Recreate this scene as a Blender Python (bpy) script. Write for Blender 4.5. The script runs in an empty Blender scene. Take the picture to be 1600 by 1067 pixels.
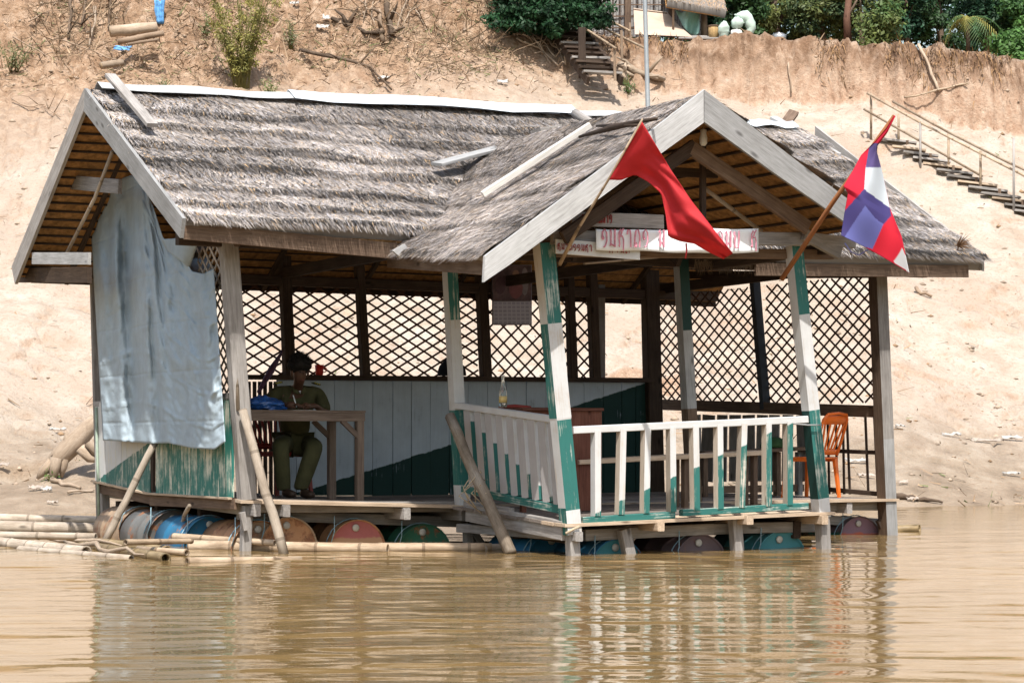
import bpy, bmesh, math, random
import numpy as np
from mathutils import Vector, Matrix, noise as mnoise

# ------------------------------------------------------------------ camera, sky, sun, exposure
SC = bpy.context.scene
COL = SC.collection
F, CX, HY, CZ = 3500.0, 800.0, 690.0, 1.0        # focal length in photo pixels, horizon row, eye height above the river
cam_d = bpy.data.cameras.new('camera'); cam = bpy.data.objects.new('camera', cam_d); COL.objects.link(cam)
cam.location = (0, 0, CZ); cam.rotation_euler = (math.radians(90), 0, 0)
cam_d.sensor_width = 36; cam_d.lens = 36*F/1600; cam_d.shift_y = (HY-533.5)/1600
cam_d.clip_start = .1; cam_d.clip_end = 2000
SC.camera = cam
SUN_EL = 59.0
SUN_H = Vector((.06, -.998, 0)).normalized()
sd = bpy.data.lights.new('sun', 'SUN'); sun = bpy.data.objects.new('sun', sd); COL.objects.link(sun)
sd.energy = 4.7; sd.angle = math.radians(.53); sd.color = (1, .955, .88)
to_sun = Vector((SUN_H.x*math.cos(math.radians(SUN_EL)), SUN_H.y*math.cos(math.radians(SUN_EL)), math.sin(math.radians(SUN_EL))))
sun.rotation_euler = to_sun.to_track_quat('Z', 'Y').to_euler()
wd = bpy.data.worlds.new('World'); SC.world = wd; wd.use_nodes = True
wn = wd.node_tree.nodes; wl = wd.node_tree.links
sky = wn.new('ShaderNodeTexSky'); sky.sky_type = 'NISHITA'; sky.sun_disc = False
sky.sun_elevation = math.radians(SUN_EL); sky.sun_rotation = math.atan2(SUN_H.x, SUN_H.y)
sky.air_density = 1.6; sky.dust_density = 3.0; sky.ozone_density = .8
wn['Background'].inputs[1].default_value = .14
wl.new(sky.outputs[0], wn['Background'].inputs[0])
SC.view_settings.view_transform = 'Standard'; SC.view_settings.look = 'None'
SC.view_settings.exposure = .58; SC.view_settings.gamma = 1.0
SC.render.engine = 'CYCLES'
SC.cycles.max_bounces = 8; SC.cycles.diffuse_bounces = 4; SC.cycles.glossy_bounces = 4; SC.cycles.transparent_max_bounces = 8

R = random.Random(7)
NR = np.random.default_rng(11)
V = Vector

# ------------------------------------------------------------------ hut frame: a along the front, b towards the bank
TH = math.radians(29.0)
O = V((-2.49, 20.5, 0)); U = V((math.cos(TH), math.sin(TH), 0)); W = V((-math.sin(TH), math.cos(TH), 0))
CAM = V((0, 0, CZ))
def H(a, b, z): return O + U*a + W*b + V((0, 0, z))
def ray(px, py): return V(((px-CX)/F, 1, (HY-py)/F))
def hb(px, py, b):
    r = ray(px, py); t = (b + W.dot(O))/W.dot(r); return CAM + r*t
def ha(px, py, a):
    r = ray(px, py); t = (a + U.dot(O))/U.dot(r); return CAM + r*t
def at(px, py, Y): return CAM + ray(px, py)*Y
def gz(px, py, z=0.0): return CAM + ray(px, py)*((z-CZ)/((HY-py)/F))
def pl(px, py, p, n):
    r = ray(px, py); return CAM + r*(n.dot(p-CAM)/n.dot(r))
def AB(p): d = p-O; return d.dot(U), d.dot(W), p.z

# ------------------------------------------------------------------ materials
MATS = {}
def nodes_of(name):
    m = bpy.data.materials.new(name); m.use_nodes = True
    nt = m.node_tree; return m, nt, nt.nodes['Principled BSDF']
def nd(nt, t, **kw):
    n = nt.nodes.new(t)
    for k, v in kw.items(): setattr(n, k, v)
    return n
def lk(nt, a, b): nt.links.new(a, b)
def ramp(nt, fac, stops):
    r = nd(nt, 'ShaderNodeValToRGB'); e = r.color_ramp.elements
    while len(e) < len(stops): e.new(.5)
    for i, (p, c) in enumerate(stops): e[i].position = p; e[i].color = (*c, 1)
    lk(nt, fac, r.inputs[0]); return r.outputs[0]
def noise(nt, vec, scale, detail=4, rough=.6, dist=0):
    n = nd(nt, 'ShaderNodeTexNoise'); n.inputs['Scale'].default_value = scale; n.inputs['Detail'].default_value = detail
    n.inputs['Roughness'].default_value = rough; n.inputs['Distortion'].default_value = dist
    if vec is not None: lk(nt, vec, n.inputs['Vector'])
    return n.outputs[0]
def mapping(nt, vec, scale=(1, 1, 1), loc=(0, 0, 0)):
    m = nd(nt, 'ShaderNodeMapping'); m.inputs['Scale'].default_value = scale; m.inputs['Location'].default_value = loc
    lk(nt, vec, m.inputs[0]); return m.outputs[0]
def coords(nt, k='Object'): return nd(nt, 'ShaderNodeTexCoord').outputs[k]
def wpos(nt): return nd(nt, 'ShaderNodeNewGeometry').outputs['Position']
def mix(nt, f, a, b, mode='MIX'):
    m = nd(nt, 'ShaderNodeMix', data_type='RGBA', blend_type=mode)
    for s, v in ((m.inputs[0], f), (m.inputs[6], a), (m.inputs[7], b)):
        if isinstance(v, (int, float)): s.default_value = v
        elif isinstance(v, tuple): s.default_value = (*v, 1) if len(v) == 3 else v
        else: lk(nt, v, s)
    return m.outputs[2]
def mth(nt, op, a, b=None, c=None):
    m = nd(nt, 'ShaderNodeMath', operation=op)
    for s, v in zip(m.inputs, (a, b, c)):
        if v is None: continue
        if isinstance(v, (int, float)): s.default_value = v
        else: lk(nt, v, s)
    return m.outputs[0]
def bump(nt, bs, h, strength=.4, dist=.01):
    b = nd(nt, 'ShaderNodeBump'); b.inputs['Strength'].default_value = strength; b.inputs['Distance'].default_value = dist
    lk(nt, h, b.inputs['Height']); lk(nt, b.outputs[0], bs.inputs['Normal'])
def objrand(nt): return nd(nt, 'ShaderNodeObjectInfo').outputs['Random']
def rnd_shift(nt, vec):
    r = objrand(nt); c = nd(nt, 'ShaderNodeCombineXYZ'); lk(nt, mth(nt, 'MULTIPLY', r, 37.0), c.inputs[0]); lk(nt, mth(nt, 'MULTIPLY', r, 91.0), c.inputs[1])
    a = nd(nt, 'ShaderNodeVectorMath', operation='ADD'); lk(nt, vec, a.inputs[0]); lk(nt, c.outputs[0], a.inputs[1]); return a.outputs[0]

def plain(name, col, rough=.7, var=.25, scale=8, metallic=0, spec=.3, bumps=.15):
    if name in MATS: return MATS[name]
    m, nt, bs = nodes_of(name); v = rnd_shift(nt, coords(nt))
    n = noise(nt, v, scale, 5)
    lo = tuple(c*(1-var) for c in col); hi = tuple(min(1, c*(1+var)) for c in col)
    lk(nt, ramp(nt, n, [(.3, lo), (.7, hi)]), bs.inputs['Base Color'])
    bs.inputs['Roughness'].default_value = rough; bs.inputs['Metallic'].default_value = metallic
    bs.inputs['Specular IOR Level'].default_value = spec
    if bumps: bump(nt, bs, noise(nt, v, scale*5, 4), bumps, .01)
    MATS[name] = m; return m

def wood(name, cols, rough=.85, stretch=14, knots=True, ring=0):
    """grain runs along the board's own X axis; per-board tone"""
    if name in MATS: return MATS[name]
    m, nt, bs = nodes_of(name); v = rnd_shift(nt, coords(nt))
    g = noise(nt, mapping(nt, v, (1.3, stretch*1.6, stretch*1.6)), 2.2, 6, .65, .3)
    fine = noise(nt, mapping(nt, v, (4, 130, 130)), 1.5, 3, .6)
    blot = noise(nt, v, 3.0, 4, .6)
    c = ramp(nt, mth(nt, 'ADD', mth(nt, 'MULTIPLY', g, .6), mth(nt, 'MULTIPLY', blot, .4)), [(.28, cols[0]), (.5, cols[1]), (.72, cols[2])])
    c = mix(nt, mth(nt, 'MULTIPLY', mth(nt, 'SUBTRACT', fine, .42), 1.3), c, tuple(x*.45 for x in cols[0]))
    tone = nd(nt, 'ShaderNodeMapRange'); lk(nt, objrand(nt), tone.inputs[0]); tone.inputs[3].default_value = .72; tone.inputs[4].default_value = 1.18
    hs = nd(nt, 'ShaderNodeHueSaturation'); lk(nt, c, hs.inputs['Color']); lk(nt, tone.outputs[0], hs.inputs['Value'])
    c = hs.outputs[0]
    if knots:
        vo = nd(nt, 'ShaderNodeTexVoronoi'); vo.inputs['Scale'].default_value = 1.0; lk(nt, mapping(nt, v, (2.2, 6, 6)), vo.inputs['Vector'])
        k = nd(nt, 'ShaderNodeMapRange'); lk(nt, vo.outputs[0], k.inputs[0]); k.inputs[1].default_value = .05; k.inputs[2].default_value = .14; k.inputs[3].default_value = .8; k.inputs[4].default_value = 0
        c = mix(nt, k.outputs[0], c, tuple(x*.35 for x in cols[0]))
    if ring:
        sx = nd(nt, 'ShaderNodeSeparateXYZ'); lk(nt, coords(nt), sx.inputs[0]); fr = mth(nt, 'FRACT', mth(nt, 'ADD', mth(nt, 'DIVIDE', sx.outputs[0], ring), .04))
        c = mix(nt, mth(nt, 'MULTIPLY', mth(nt, 'LESS_THAN', fr, .07), .65), c, tuple(x*.5 for x in cols[0]))
        st_ = noise(nt, mapping(nt, v, (2.5, 5, 5)), 1.6, 5, .7); c = mix(nt, mth(nt, 'MULTIPLY', ramp(nt, st_, [(.45, (0, 0, 0)), (.68, (1, 1, 1))]), .6), c, tuple(x*.7 for x in cols[0]))
    lk(nt, c, bs.inputs['Base Color'])
    bs.inputs['Roughness'].default_value = rough; bs.inputs['Specular IOR Level'].default_value = .2
    bump(nt, bs, mth(nt, 'ADD', g, fine), .35, .006)
    MATS[name] = m; return m

def paint(name, col_a, col_b=None, normal=None, offset=0, wear=.5, under=(.34, .27, .21), rough=.6, grain_axis=0, soft=.004):
    """old paint on wood; with a plane (normal, offset) the part below it is col_b: a slanting two-colour scheme"""
    if name in MATS: return MATS[name]
    m, nt, bs = nodes_of(name); v = rnd_shift(nt, coords(nt))
    st = [60, 60, 60]; st[grain_axis] = 2.2
    g = noise(nt, mapping(nt, v, tuple(st)), 1.0, 6, .7)
    b = noise(nt, v, 3.5, 5, .65)
    c = None
    if col_b:
        P = wpos(nt); d = nd(nt, 'ShaderNodeVectorMath', operation='DOT_PRODUCT'); lk(nt, P, d.inputs[0]); d.inputs[1].default_value = normal
        e = mth(nt, 'ADD', d.outputs['Value'], mth(nt, 'MULTIPLY', mth(nt, 'SUBTRACT', noise(nt, v, 9, 4), .5), .05))
        s = nd(nt, 'ShaderNodeMapRange'); lk(nt, e, s.inputs[0]); s.inputs[1].default_value = offset-soft; s.inputs[2].default_value = offset+soft
        c = mix(nt, s.outputs[0], col_b, col_a)
    else:
        c = mix(nt, 0.0, col_a, col_a)
    c = mix(nt, mth(nt, 'MULTIPLY', b, .5), c, tuple(x*.62 for x in under), 'MULTIPLY')
    c2 = mix(nt, mth(nt, 'MULTIPLY', g, .35), c, (.35, .33, .32), 'MULTIPLY')
    w = nd(nt, 'ShaderNodeMapRange'); lk(nt, mth(nt, 'ADD', mth(nt, 'MULTIPLY', g, .55), mth(nt, 'MULTIPLY', b, .45)), w.inputs[0])
    w.inputs[1].default_value = .70-.22*wear; w.inputs[2].default_value = .76-.2*wear
    c3 = mix(nt, w.outputs[0], c2, under)
    lk(nt, c3, bs.inputs['Base Color']); bs.inputs['Roughness'].default_value = rough; bs.inputs['Specular IOR Level'].default_value = .3
    bump(nt, bs, g, .3, .005)
    MATS[name] = m; return m

def vcol(name, rough=.9, bump_scale=0, mult=None, spec=.15, transl=0):
    """colour comes from the mesh's own 'col' attribute (straw, leaves, dyed cloth with painted fold shade)"""
    if name in MATS: return MATS[name]
    m, nt, bs = nodes_of(name)
    a = nd(nt, 'ShaderNodeVertexColor', layer_name='col')
    lk(nt, a.outputs[0], bs.inputs['Base Color']); bs.inputs['Roughness'].default_value = rough; bs.inputs['Specular IOR Level'].default_value = spec
    if transl:
        t = nd(nt, 'ShaderNodeBsdfTranslucent'); lk(nt, a.outputs[0], t.inputs[0])
        ms = nd(nt, 'ShaderNodeMixShader'); ms.inputs[0].default_value = transl
        lk(nt, bs.outputs[0], ms.inputs[1]); lk(nt, t.outputs[0], ms.inputs[2]); lk(nt, ms.outputs[0], nt.nodes['Material Output'].inputs[0])
    if bump_scale: bump(nt, bs, noise(nt, coords(nt), bump_scale, 4), .4, .01)
    MATS[name] = m; return m

GREYW = wood('weathered_grey_wood', ((.15, .135, .125), (.30, .28, .265), (.44, .42, .405)))
PALEW = wood('sunbleached_board', ((.20, .195, .19), (.36, .36, .36), (.47, .47, .48)))
BROWNW = wood('brown_wood', ((.07, .045, .032), (.155, .105, .075), (.25, .18, .13)))
TANW = wood('tan_deck_wood', ((.26, .19, .13), (.44, .34, .25), (.58, .47, .36)))
DARKW = wood('dark_wood', ((.03, .02, .016), (.065, .045, .034), (.11, .078, .058)))
REDW = wood('reddish_wood', ((.09, .035, .025), (.16, .065, .045), (.22, .10, .07)))
LATW = wood('lattice_bamboo', ((.06, .03, .02), (.11, .055, .035), (.17, .09, .055)), stretch=6, knots=False)
BAMB = wood('dry_bamboo', ((.20, .135, .085), (.38, .29, .205), (.52, .43, .335)), stretch=5, rough=.55, ring=.42)
BAMG = wood('grey_bamboo', ((.26, .205, .155), (.44, .37, .30), (.57, .50, .42)), stretch=5, rough=.7, ring=.42)
BAMW = wood('wet_bamboo', ((.14, .10, .05), (.27, .20, .11), (.40, .31, .19)), stretch=5, rough=.4, ring=.42)
FLATW = wood('dusty_floor_board', ((.12, .10, .085), (.20, .17, .15), (.29, .25, .22)))
C_WHITE, C_GREEN = (.70, .71, .72), (.034, .175, .158)
P_WHITE = paint('old_white_paint', C_WHITE, wear=.72, under=(.45, .40, .35))
P_GREEN = paint('old_green_paint', C_GREEN, wear=.8, under=(.42, .44, .40))
P_GREEN_SHADE = paint('shaded_green_paint', (.014, .062, .056), wear=.12, under=(.1, .12, .11))  # the green paint again, darkened so its colour carries the shade
ROPE = plain('rope', (.38, .31, .22), .9, .3, 40)
WIRE = plain('blue_string', (.25, .38, .45), .6, .2, 30)

# ------------------------------------------------------------------ objects
WM = {}
def mesh_of(name, verts, faces, smooth=False, mats=(), fmat=None, uvcol=None):
    me = bpy.data.meshes.new(name); me.from_pydata([tuple(v) for v in verts], [], faces)
    for m in mats: me.materials.append(m)
    if fmat is not None: me.polygons.foreach_set('material_index', fmat)
    if smooth: me.polygons.foreach_set('use_smooth', [True]*len(me.polygons))
    me.update(); return me
def np_mesh(name, co, quads=None, tris=None, mat=None, smooth=False, colors=None):
    """fast mesh from arrays; colors per vertex (n,3)"""
    me = bpy.data.meshes.new(name); co = np.asarray(co, np.float32)
    F_ = quads if quads is not None else tris; k = F_.shape[1]
    me.vertices.add(len(co)); me.vertices.foreach_set('co', co.ravel())
    me.loops.add(F_.size); me.loops.foreach_set('vertex_index', F_.astype(np.int32).ravel())
    me.polygons.add(len(F_)); me.polygons.foreach_set('loop_start', np.arange(0, F_.size, k, dtype=np.int32))
    if smooth: me.polygons.foreach_set('use_smooth', np.ones(len(F_), bool))
    if colors is not None:
        a = me.color_attributes.new('col', 'FLOAT_COLOR', 'POINT')
        c4 = np.ones((len(co), 4), np.float32); c4[:, :3] = colors; a.data.foreach_set('color', c4.ravel())
    if mat: me.materials.append(mat)
    me.update(calc_edges=True); me.validate(); return me
def put(name, data, parent=None, mw=None):
    o = bpy.data.objects.new(name, data); COL.objects.link(o)
    mw = mw or Matrix.Identity(4); WM[o] = mw
    if parent is not None:
        o.parent = parent; o.matrix_parent_inverse = WM[parent].inverted()
    o.matrix_basis = mw
    return o
def tag(o, label=None, cat=None, group=None, kind=None):
    for k, v in (('label', label), ('category', cat), ('group', group), ('kind', kind)):
        if v: o[k] = v
    return o
def thing(name, loc, label, cat, group=None):
    return tag(put(name, None, None, Matrix.Translation(loc)), label, cat, group)
def frame(p0, p1, up=(0, 0, 1)):
    x = (p1-p0).normalized(); up = V(up)
    y = up.cross(x)
    if y.length < 1e-4: y = V((0, 1, 0)).cross(x)
    y.normalize(); z = x.cross(y)
    m = Matrix((x, y, z)).transposed().to_4x4(); m.translation = p0; return m
def board(name, p0, p1, w, t, mat, parent=None, up=(0, 0, 1), seg=3, jit=.03, cuts=None, w1=None, t1=None, mitre=(0, 0), bow=0):
    """one plank or beam from p0 to p1: w across, t in the direction of up; cuts = [(fraction, material)] paint bands"""
    p0, p1 = V(p0), V(p1); L = (p1-p0).length; mw = frame(p0, p1, up)
    w1 = w1 or w; t1 = t1 or t
    mats = [mat]; xs = [i/seg for i in range(seg+1)]; bands = []
    if cuts:
        mats = [c[1] for c in cuts]; xs = sorted(set([0, 1] + [c[0] for c in cuts] + ([.5] if seg > 2 else [])))
    vs, fs, fm = [], [], []
    for i, x in enumerate(xs):
        hw, ht = (w+(w1-w)*x)/2, (t+(t1-t)*x)/2
        ch = min(hw, ht)*.16
        for (y, z) in ((-hw+ch, -ht), (hw-ch, -ht), (hw, -ht+ch), (hw, ht-ch), (hw-ch, ht), (-hw+ch, ht), (-hw, ht-ch), (-hw, -ht+ch)):
            j = R.uniform(-jit, jit)
            vs.append((x*L + (mitre[0]*y/w if i == 0 else mitre[1]*y/w if i == len(xs)-1 else 0), y*(1+j), z*(1+j) + bow*math.sin(math.pi*x)))
    n = len(xs)
    for i in range(n-1):
        k = 0
        if cuts:
            mid = (xs[i]+xs[i+1])/2
            for q, c in enumerate(cuts):
                if mid < c[0]: k = q; break
            else: k = len(cuts)-1
        for j in range(8):
            fs.append((i*8+j, i*8+(j+1) % 8, i*8+8+(j+1) % 8, i*8+8+j)); fm.append(k)
    fs.append(tuple(range(7, -1, -1))); fm.append(0); fs.append(tuple(range((n-1)*8, n*8))); fm.append(len(mats)-1)
    fs = [tuple(reversed(f)) for f in fs]
    return put(name, mesh_of(name, vs, fs, False, mats, fm), parent, mw)
def tube_mesh(name, pts, rad, mat, n=8, cap=True, nodes=0, hollow=False):
    """round pole through points; nodes = spacing of bamboo joints"""
    pts = [V(p) for p in pts]
    if nodes and len(pts) == 2:
        L = (pts[1]-pts[0]).length; k = L/nodes; np_, nr = [], []
        r0, r1 = (rad if isinstance(rad, (list, tuple)) else (rad, rad))
        for i in range(int(k)+2):
            for d, s in ((-.018, 1), (0, 1.13), (.018, 1)):
                f = min(1, max(0, i/k + d/L*1.0))
                if np_ and f <= np_[-1][1]+1e-6: continue
                np_.append((pts[0].lerp(pts[1], f), f)); nr.append((r0+(r1-r0)*f)*s)
        pts = [p for p, f in np_]; rad = nr
    if not isinstance(rad, (list, tuple)): rad = [rad]*len(pts)
    if len(rad) == 2 and len(pts) > 2: rad = [rad[0]+(rad[1]-rad[0])*i/(len(pts)-1) for i in range(len(pts))]
    vs, fs = [], []; prev = None
    for i, p in enumerate(pts):
        d = (pts[min(i+1, len(pts)-1)]-pts[max(i-1, 0)]).normalized()
        ref = prev if prev is not None else (V((0, 0, 1)) if abs(d.z) < .9 else V((0, 1, 0)))
        x = (ref - d*ref.dot(d)).normalized(); y = d.cross(x); prev = x
        for j in range(n):
            a = 2*math.pi*j/n; vs.append(p + (x*math.cos(a)+y*math.sin(a))*rad[i])
    m = len(pts)
    for i in range(m-1):
        for j in range(n): fs.append((i*n+j, i*n+(j+1) % n, (i+1)*n+(j+1) % n, (i+1)*n+j))
    if hollow:
        for e, sgn in ((0, 1), (m-1, -1)):
            dv = (pts[1]-pts[0]).normalized() if e == 0 else (pts[-2]-pts[-1]).normalized()
            b = len(vs)
            for j in range(n): vs.append(V(vs[e*n+j]).lerp(pts[e], .28))
            for j in range(n): vs.append(V(vs[b+j]) + dv*rad[e]*2.5)
            for j in range(n):
                q = (e*n+j, b+j, b+(j+1) % n, e*n+(j+1) % n); fs.append(q if sgn > 0 else q[::-1])
                q = (b+j, b+n+j, b+n+(j+1) % n, b+(j+1) % n); fs.append(q if sgn > 0 else q[::-1])
            fs.append(tuple(range(b+n, b+2*n)))
    elif cap:
        fs.append(tuple(range(n-1, -1, -1))); fs.append(tuple(range((m-1)*n, m*n)))
    return vs, fs
def tube(name, pts, rad, mat, parent=None, n=8, nodes=0, hollow=False, cap=True):
    pts = [V(p) for p in pts]
    mw = frame(pts[0], pts[-1]); inv = mw.inverted()
    vs, fs = tube_mesh(name, [inv @ p for p in pts], rad, mat, n, cap, nodes, hollow)
    me = mesh_of(name, vs, fs, True, [mat])
    o = put(name, me, parent, mw)
    return o
def wob(p0, p1, n, amp, seed=0):
    r = random.Random(seed); p0, p1 = V(p0), V(p1); L = (p1-p0).length
    return [p0.lerp(p1, i/n) + (V((r.uniform(-1, 1), r.uniform(-1, 1), r.uniform(-1, 1)))*amp*L if 0 < i < n else V()) for i in range(n+1)]
def poly_mesh(name, verts, faces, mat, parent=None, smooth=False, origin=None, mats=None, fmat=None):
    o = V(origin) if origin is not None else V(verts[0])
    me = mesh_of(name, [V(v)-o for v in verts], faces, smooth, mats or [mat], fmat)
    return put(name, me, parent, Matrix.Translation(o))
def lathe(name, prof, mat, parent, loc, n=16, mw=None, smooth=True):
    vs, fs = [], []
    for r, z in prof:
        for j in range(n): a = 2*math.pi*j/n; vs.append((r*math.cos(a), r*math.sin(a), z))
    m = len(prof)
    for i in range(m-1):
        for j in range(n): fs.append((i*n+j, i*n+(j+1) % n, (i+1)*n+(j+1) % n, (i+1)*n+j))
    fs.append(tuple(range(n-1, -1, -1))); fs.append(tuple(range((m-1)*n, m*n)))
    me = mesh_of(name, vs, fs, smooth, [mat])
    return put(name, me, parent, mw or Matrix.Translation(loc))

# numpy value noise
def _h(ix, iy, s):
    n = (ix.astype(np.int64)*374761393 + iy.astype(np.int64)*668265263 + s*974634533) & 0xffffffff
    n = ((n ^ (n >> 13))*1274126177) & 0xffffffff
    return ((n ^ (n >> 16)) & 0xffff)/65535.0
def vnoise(x, y, s=0):
    ix, iy = np.floor(x), np.floor(y); fx, fy = x-ix, y-iy
    fx = fx*fx*fx*(fx*(fx*6-15)+10); fy = fy*fy*fy*(fy*(fy*6-15)+10)
    a = _h(ix, iy, s); b = _h(ix+1, iy, s); c = _h(ix, iy+1, s); d = _h(ix+1, iy+1, s)
    return (a+(b-a)*fx)*(1-fy) + (c+(d-c)*fx)*fy
def fbm(x, y, o=4, s=0, g=.5):
    t = np.zeros_like(x, dtype=float); amp = 1.0; tot = 0
    for i in range(o): t += amp*vnoise(x*2**i+i*17.3, y*2**i+i*9.1, s+i); tot += amp; amp *= g
    return t/tot
def sstep(e0, e1, x): t = np.clip((x-e0)/(e1-e0), 0, 1); return t*t*(3-2*t)
# ------------------------------------------------------------------ river bank
def ip(px, tab): return np.interp(px, [t[0] for t in tab], [t[1] for t in tab])
SH = [(-400, 30.0), (0, 31.0), (400, 32.0), (900, 33.3), (1400, 34.4), (1600, 35.2), (2200, 37)]
YB = [(-400, 95), (0, 84), (200, 76), (400, 72), (560, 92), (700, 84), (790, 104), (900, 124), (1060, 132), (1200, 150), (1300, 163), (1400, 178), (1500, 198), (1600, 206), (2000, 220)]
YT = [(-400, -90), (760, -90), (860, 8), (930, 54), (1010, 58), (1200, 62), (1300, 62), (1440, 75), (1540, 84), (1585, 98), (1640, 104), (2000, 112)]
RUN = [(-400, 2.6), (500, 2.4), (620, 1.2), (760, 2.2), (860, 1.8), (960, 1.3), (1050, .75), (1600, .7), (2000, .8)]
_Yg = np.linspace(28, 80, 1600)
def prof(d): return np.where(d < 0, .22*d, np.where(d < 3.5, .26*d + .012*d*d, 1.057+.55*(d-3.5)))
_tab = []
for _p in range(-400, 2001, 20):
    sh = ip(_p, SH); z = prof(_Yg-sh); y = HY-F*(z-CZ)/_Yg
    k = int(np.argmax(y < ip(_p, YB))); yb = _Yg[k]; yt = yb+ip(_p, RUN)
    _tab.append((_p, sh, yb, z[k], yt, CZ+(HY-ip(_p, YT))/F*yt))
_tab = np.array(_tab)
def terrain(X, Y):
    X = np.asarray(X, float); Y = np.asarray(Y, float)
    px = np.clip(CX+F*X/np.maximum(Y, 5), -400, 2000)
    sh, yb, zb, yt, zt = (np.interp(px, _tab[:, 0], _tab[:, i]) for i in range(1, 6))
    # wander of the brink and gullies in the cliff face
    wig = (fbm(X*.9, X*0+.7, 4, 3)-.5)*1.1 + (fbm(X*3.1, Y*.35, 4, 5)-.5)*.55
    cliff = sstep(900, 1000, px); yb = yb+wig*(.35+.5*cliff); yt = yt+wig*(.35+.6*cliff)
    d = Y-sh + (fbm(X*.35, Y*.1, 3, 8)-.5)*1.2
    z = prof(d)
    up = np.maximum(0, Y-yb); zface = zb+(zt-zb)*np.power(np.clip(up/np.maximum(.2, yt-yb), 0, 1), .85) + np.maximum(0, Y-yt)*.06
    z = np.where(Y > yb, np.maximum(zface, np.where(cliff > .5, zface, z*.0+zface)), z)
    # relief
    rough = sstep(165, 75, HY-F*(z-CZ)/Y)*sstep(820, 700, px)
    z = z + (fbm(X*.5, Y*.45, 4, 21)-.5)*.5*sstep(1, 4, d)
    z = z + (fbm(X*1.7, Y*1.5, 4, 31)-.5)*(.09*sstep(.2, 3, d)+.05)
    z = z + (fbm(X*1.7, Y*1.5, 6, 41, .62)-.5)*1.45*rough + (fbm(X*4.5, Y*2.5, 4, 43, .6)-.5)*.5*cliff*sstep(-.1, .3, Y-yb)*sstep(.4, -.2, Y-yt)
    rg = 1-np.abs(fbm(X*.55+3, Y*1.1, 4, 51)*2-1); z = z - np.clip(rg-.93, 0, 1)*1.7*sstep(1.5, 4, d)
    z = z + (fbm(X*4.2, Y*3.6, 3, 33)-.5)*.035*sstep(.8, 2.5, d)
    rill = 1-np.abs(fbm(X*1.5+.2*Y, Y*.28, 4, 35)*2-1); z = z - np.clip(rill-.84, 0, 1)*.8*sstep(9, 13, d)*sstep(900, 700, px)
    # small slumped ledges that cross the sand
    for (y0, amp, sd) in ((36.1, .10, 61), (38.6, .16, 62), (41.5, .14, 63), (44.8, .16, 64), (48.2, .2, 65)):
        line = y0 + (sh-33) + (fbm(X*.28, X*0+sd, 3, sd)-.5)*3.2
        on = sstep(.52, .68, fbm(X*.4+sd, X*0+1.3, 3, sd+9))
        z = z - 1.9*amp*on*sstep(-.02, .10, line-Y)*sstep(2.2, .2, line-Y)
    # slumped mound in the middle distance
    mx = (X+1.6)/1.9; my = (Y-51.2)/1.7; z = z + .55*np.exp(-(mx*mx+my*my)**2*.8)
    mx = (X+2.9)/.9; my = (Y-50.3)/.7; z = z - .35*np.exp(-(mx*mx+my*my))
    # washed-out hole low in the right-hand cliff
    mx = (px-1528)/16; my = (HY-F*(z-CZ)/Y-185)/14; z = z - .35*np.exp(-(mx*mx+my*my)**2)*sstep(1400, 1480, px)
    return z
def ground(px, py, Y0=29.0, Y1=66.0):
    Ys = np.arange(Y0, Y1, .03); X = (px-CX)/F*Ys; z = terrain(X, Ys); rz = CZ+(HY-py)/F*Ys
    k = int(np.argmax(z >= rz)) if (z >= rz).any() else int(np.argmax(z-rz)); return V((X[k], Ys[k], float(z[k])))

def axis(a, b, c0, c1, s):
    lo = []; x = c0; st = s
    while x > a: st *= 1.35; x -= st; lo.append(x)
    hi = []; x = c1; st = s
    while x < b: st *= 1.35; x += st; hi.append(x)
    return np.concatenate([np.array(lo[::-1]), np.arange(c0, c1+s/2, s), np.array(hi)])
def grid(xs, ys, zf):
    X, Y = np.meshgrid(xs, ys); Z = zf(X, Y); co = np.stack([X, Y, Z], -1).reshape(-1, 3)
    nx, ny = len(xs), len(ys); i = np.arange(ny-1)[:, None]*nx+np.arange(nx-1)[None, :]
    return co, np.stack([i, i+1, i+1+nx, i+nx], -1).reshape(-1, 4)

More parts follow.
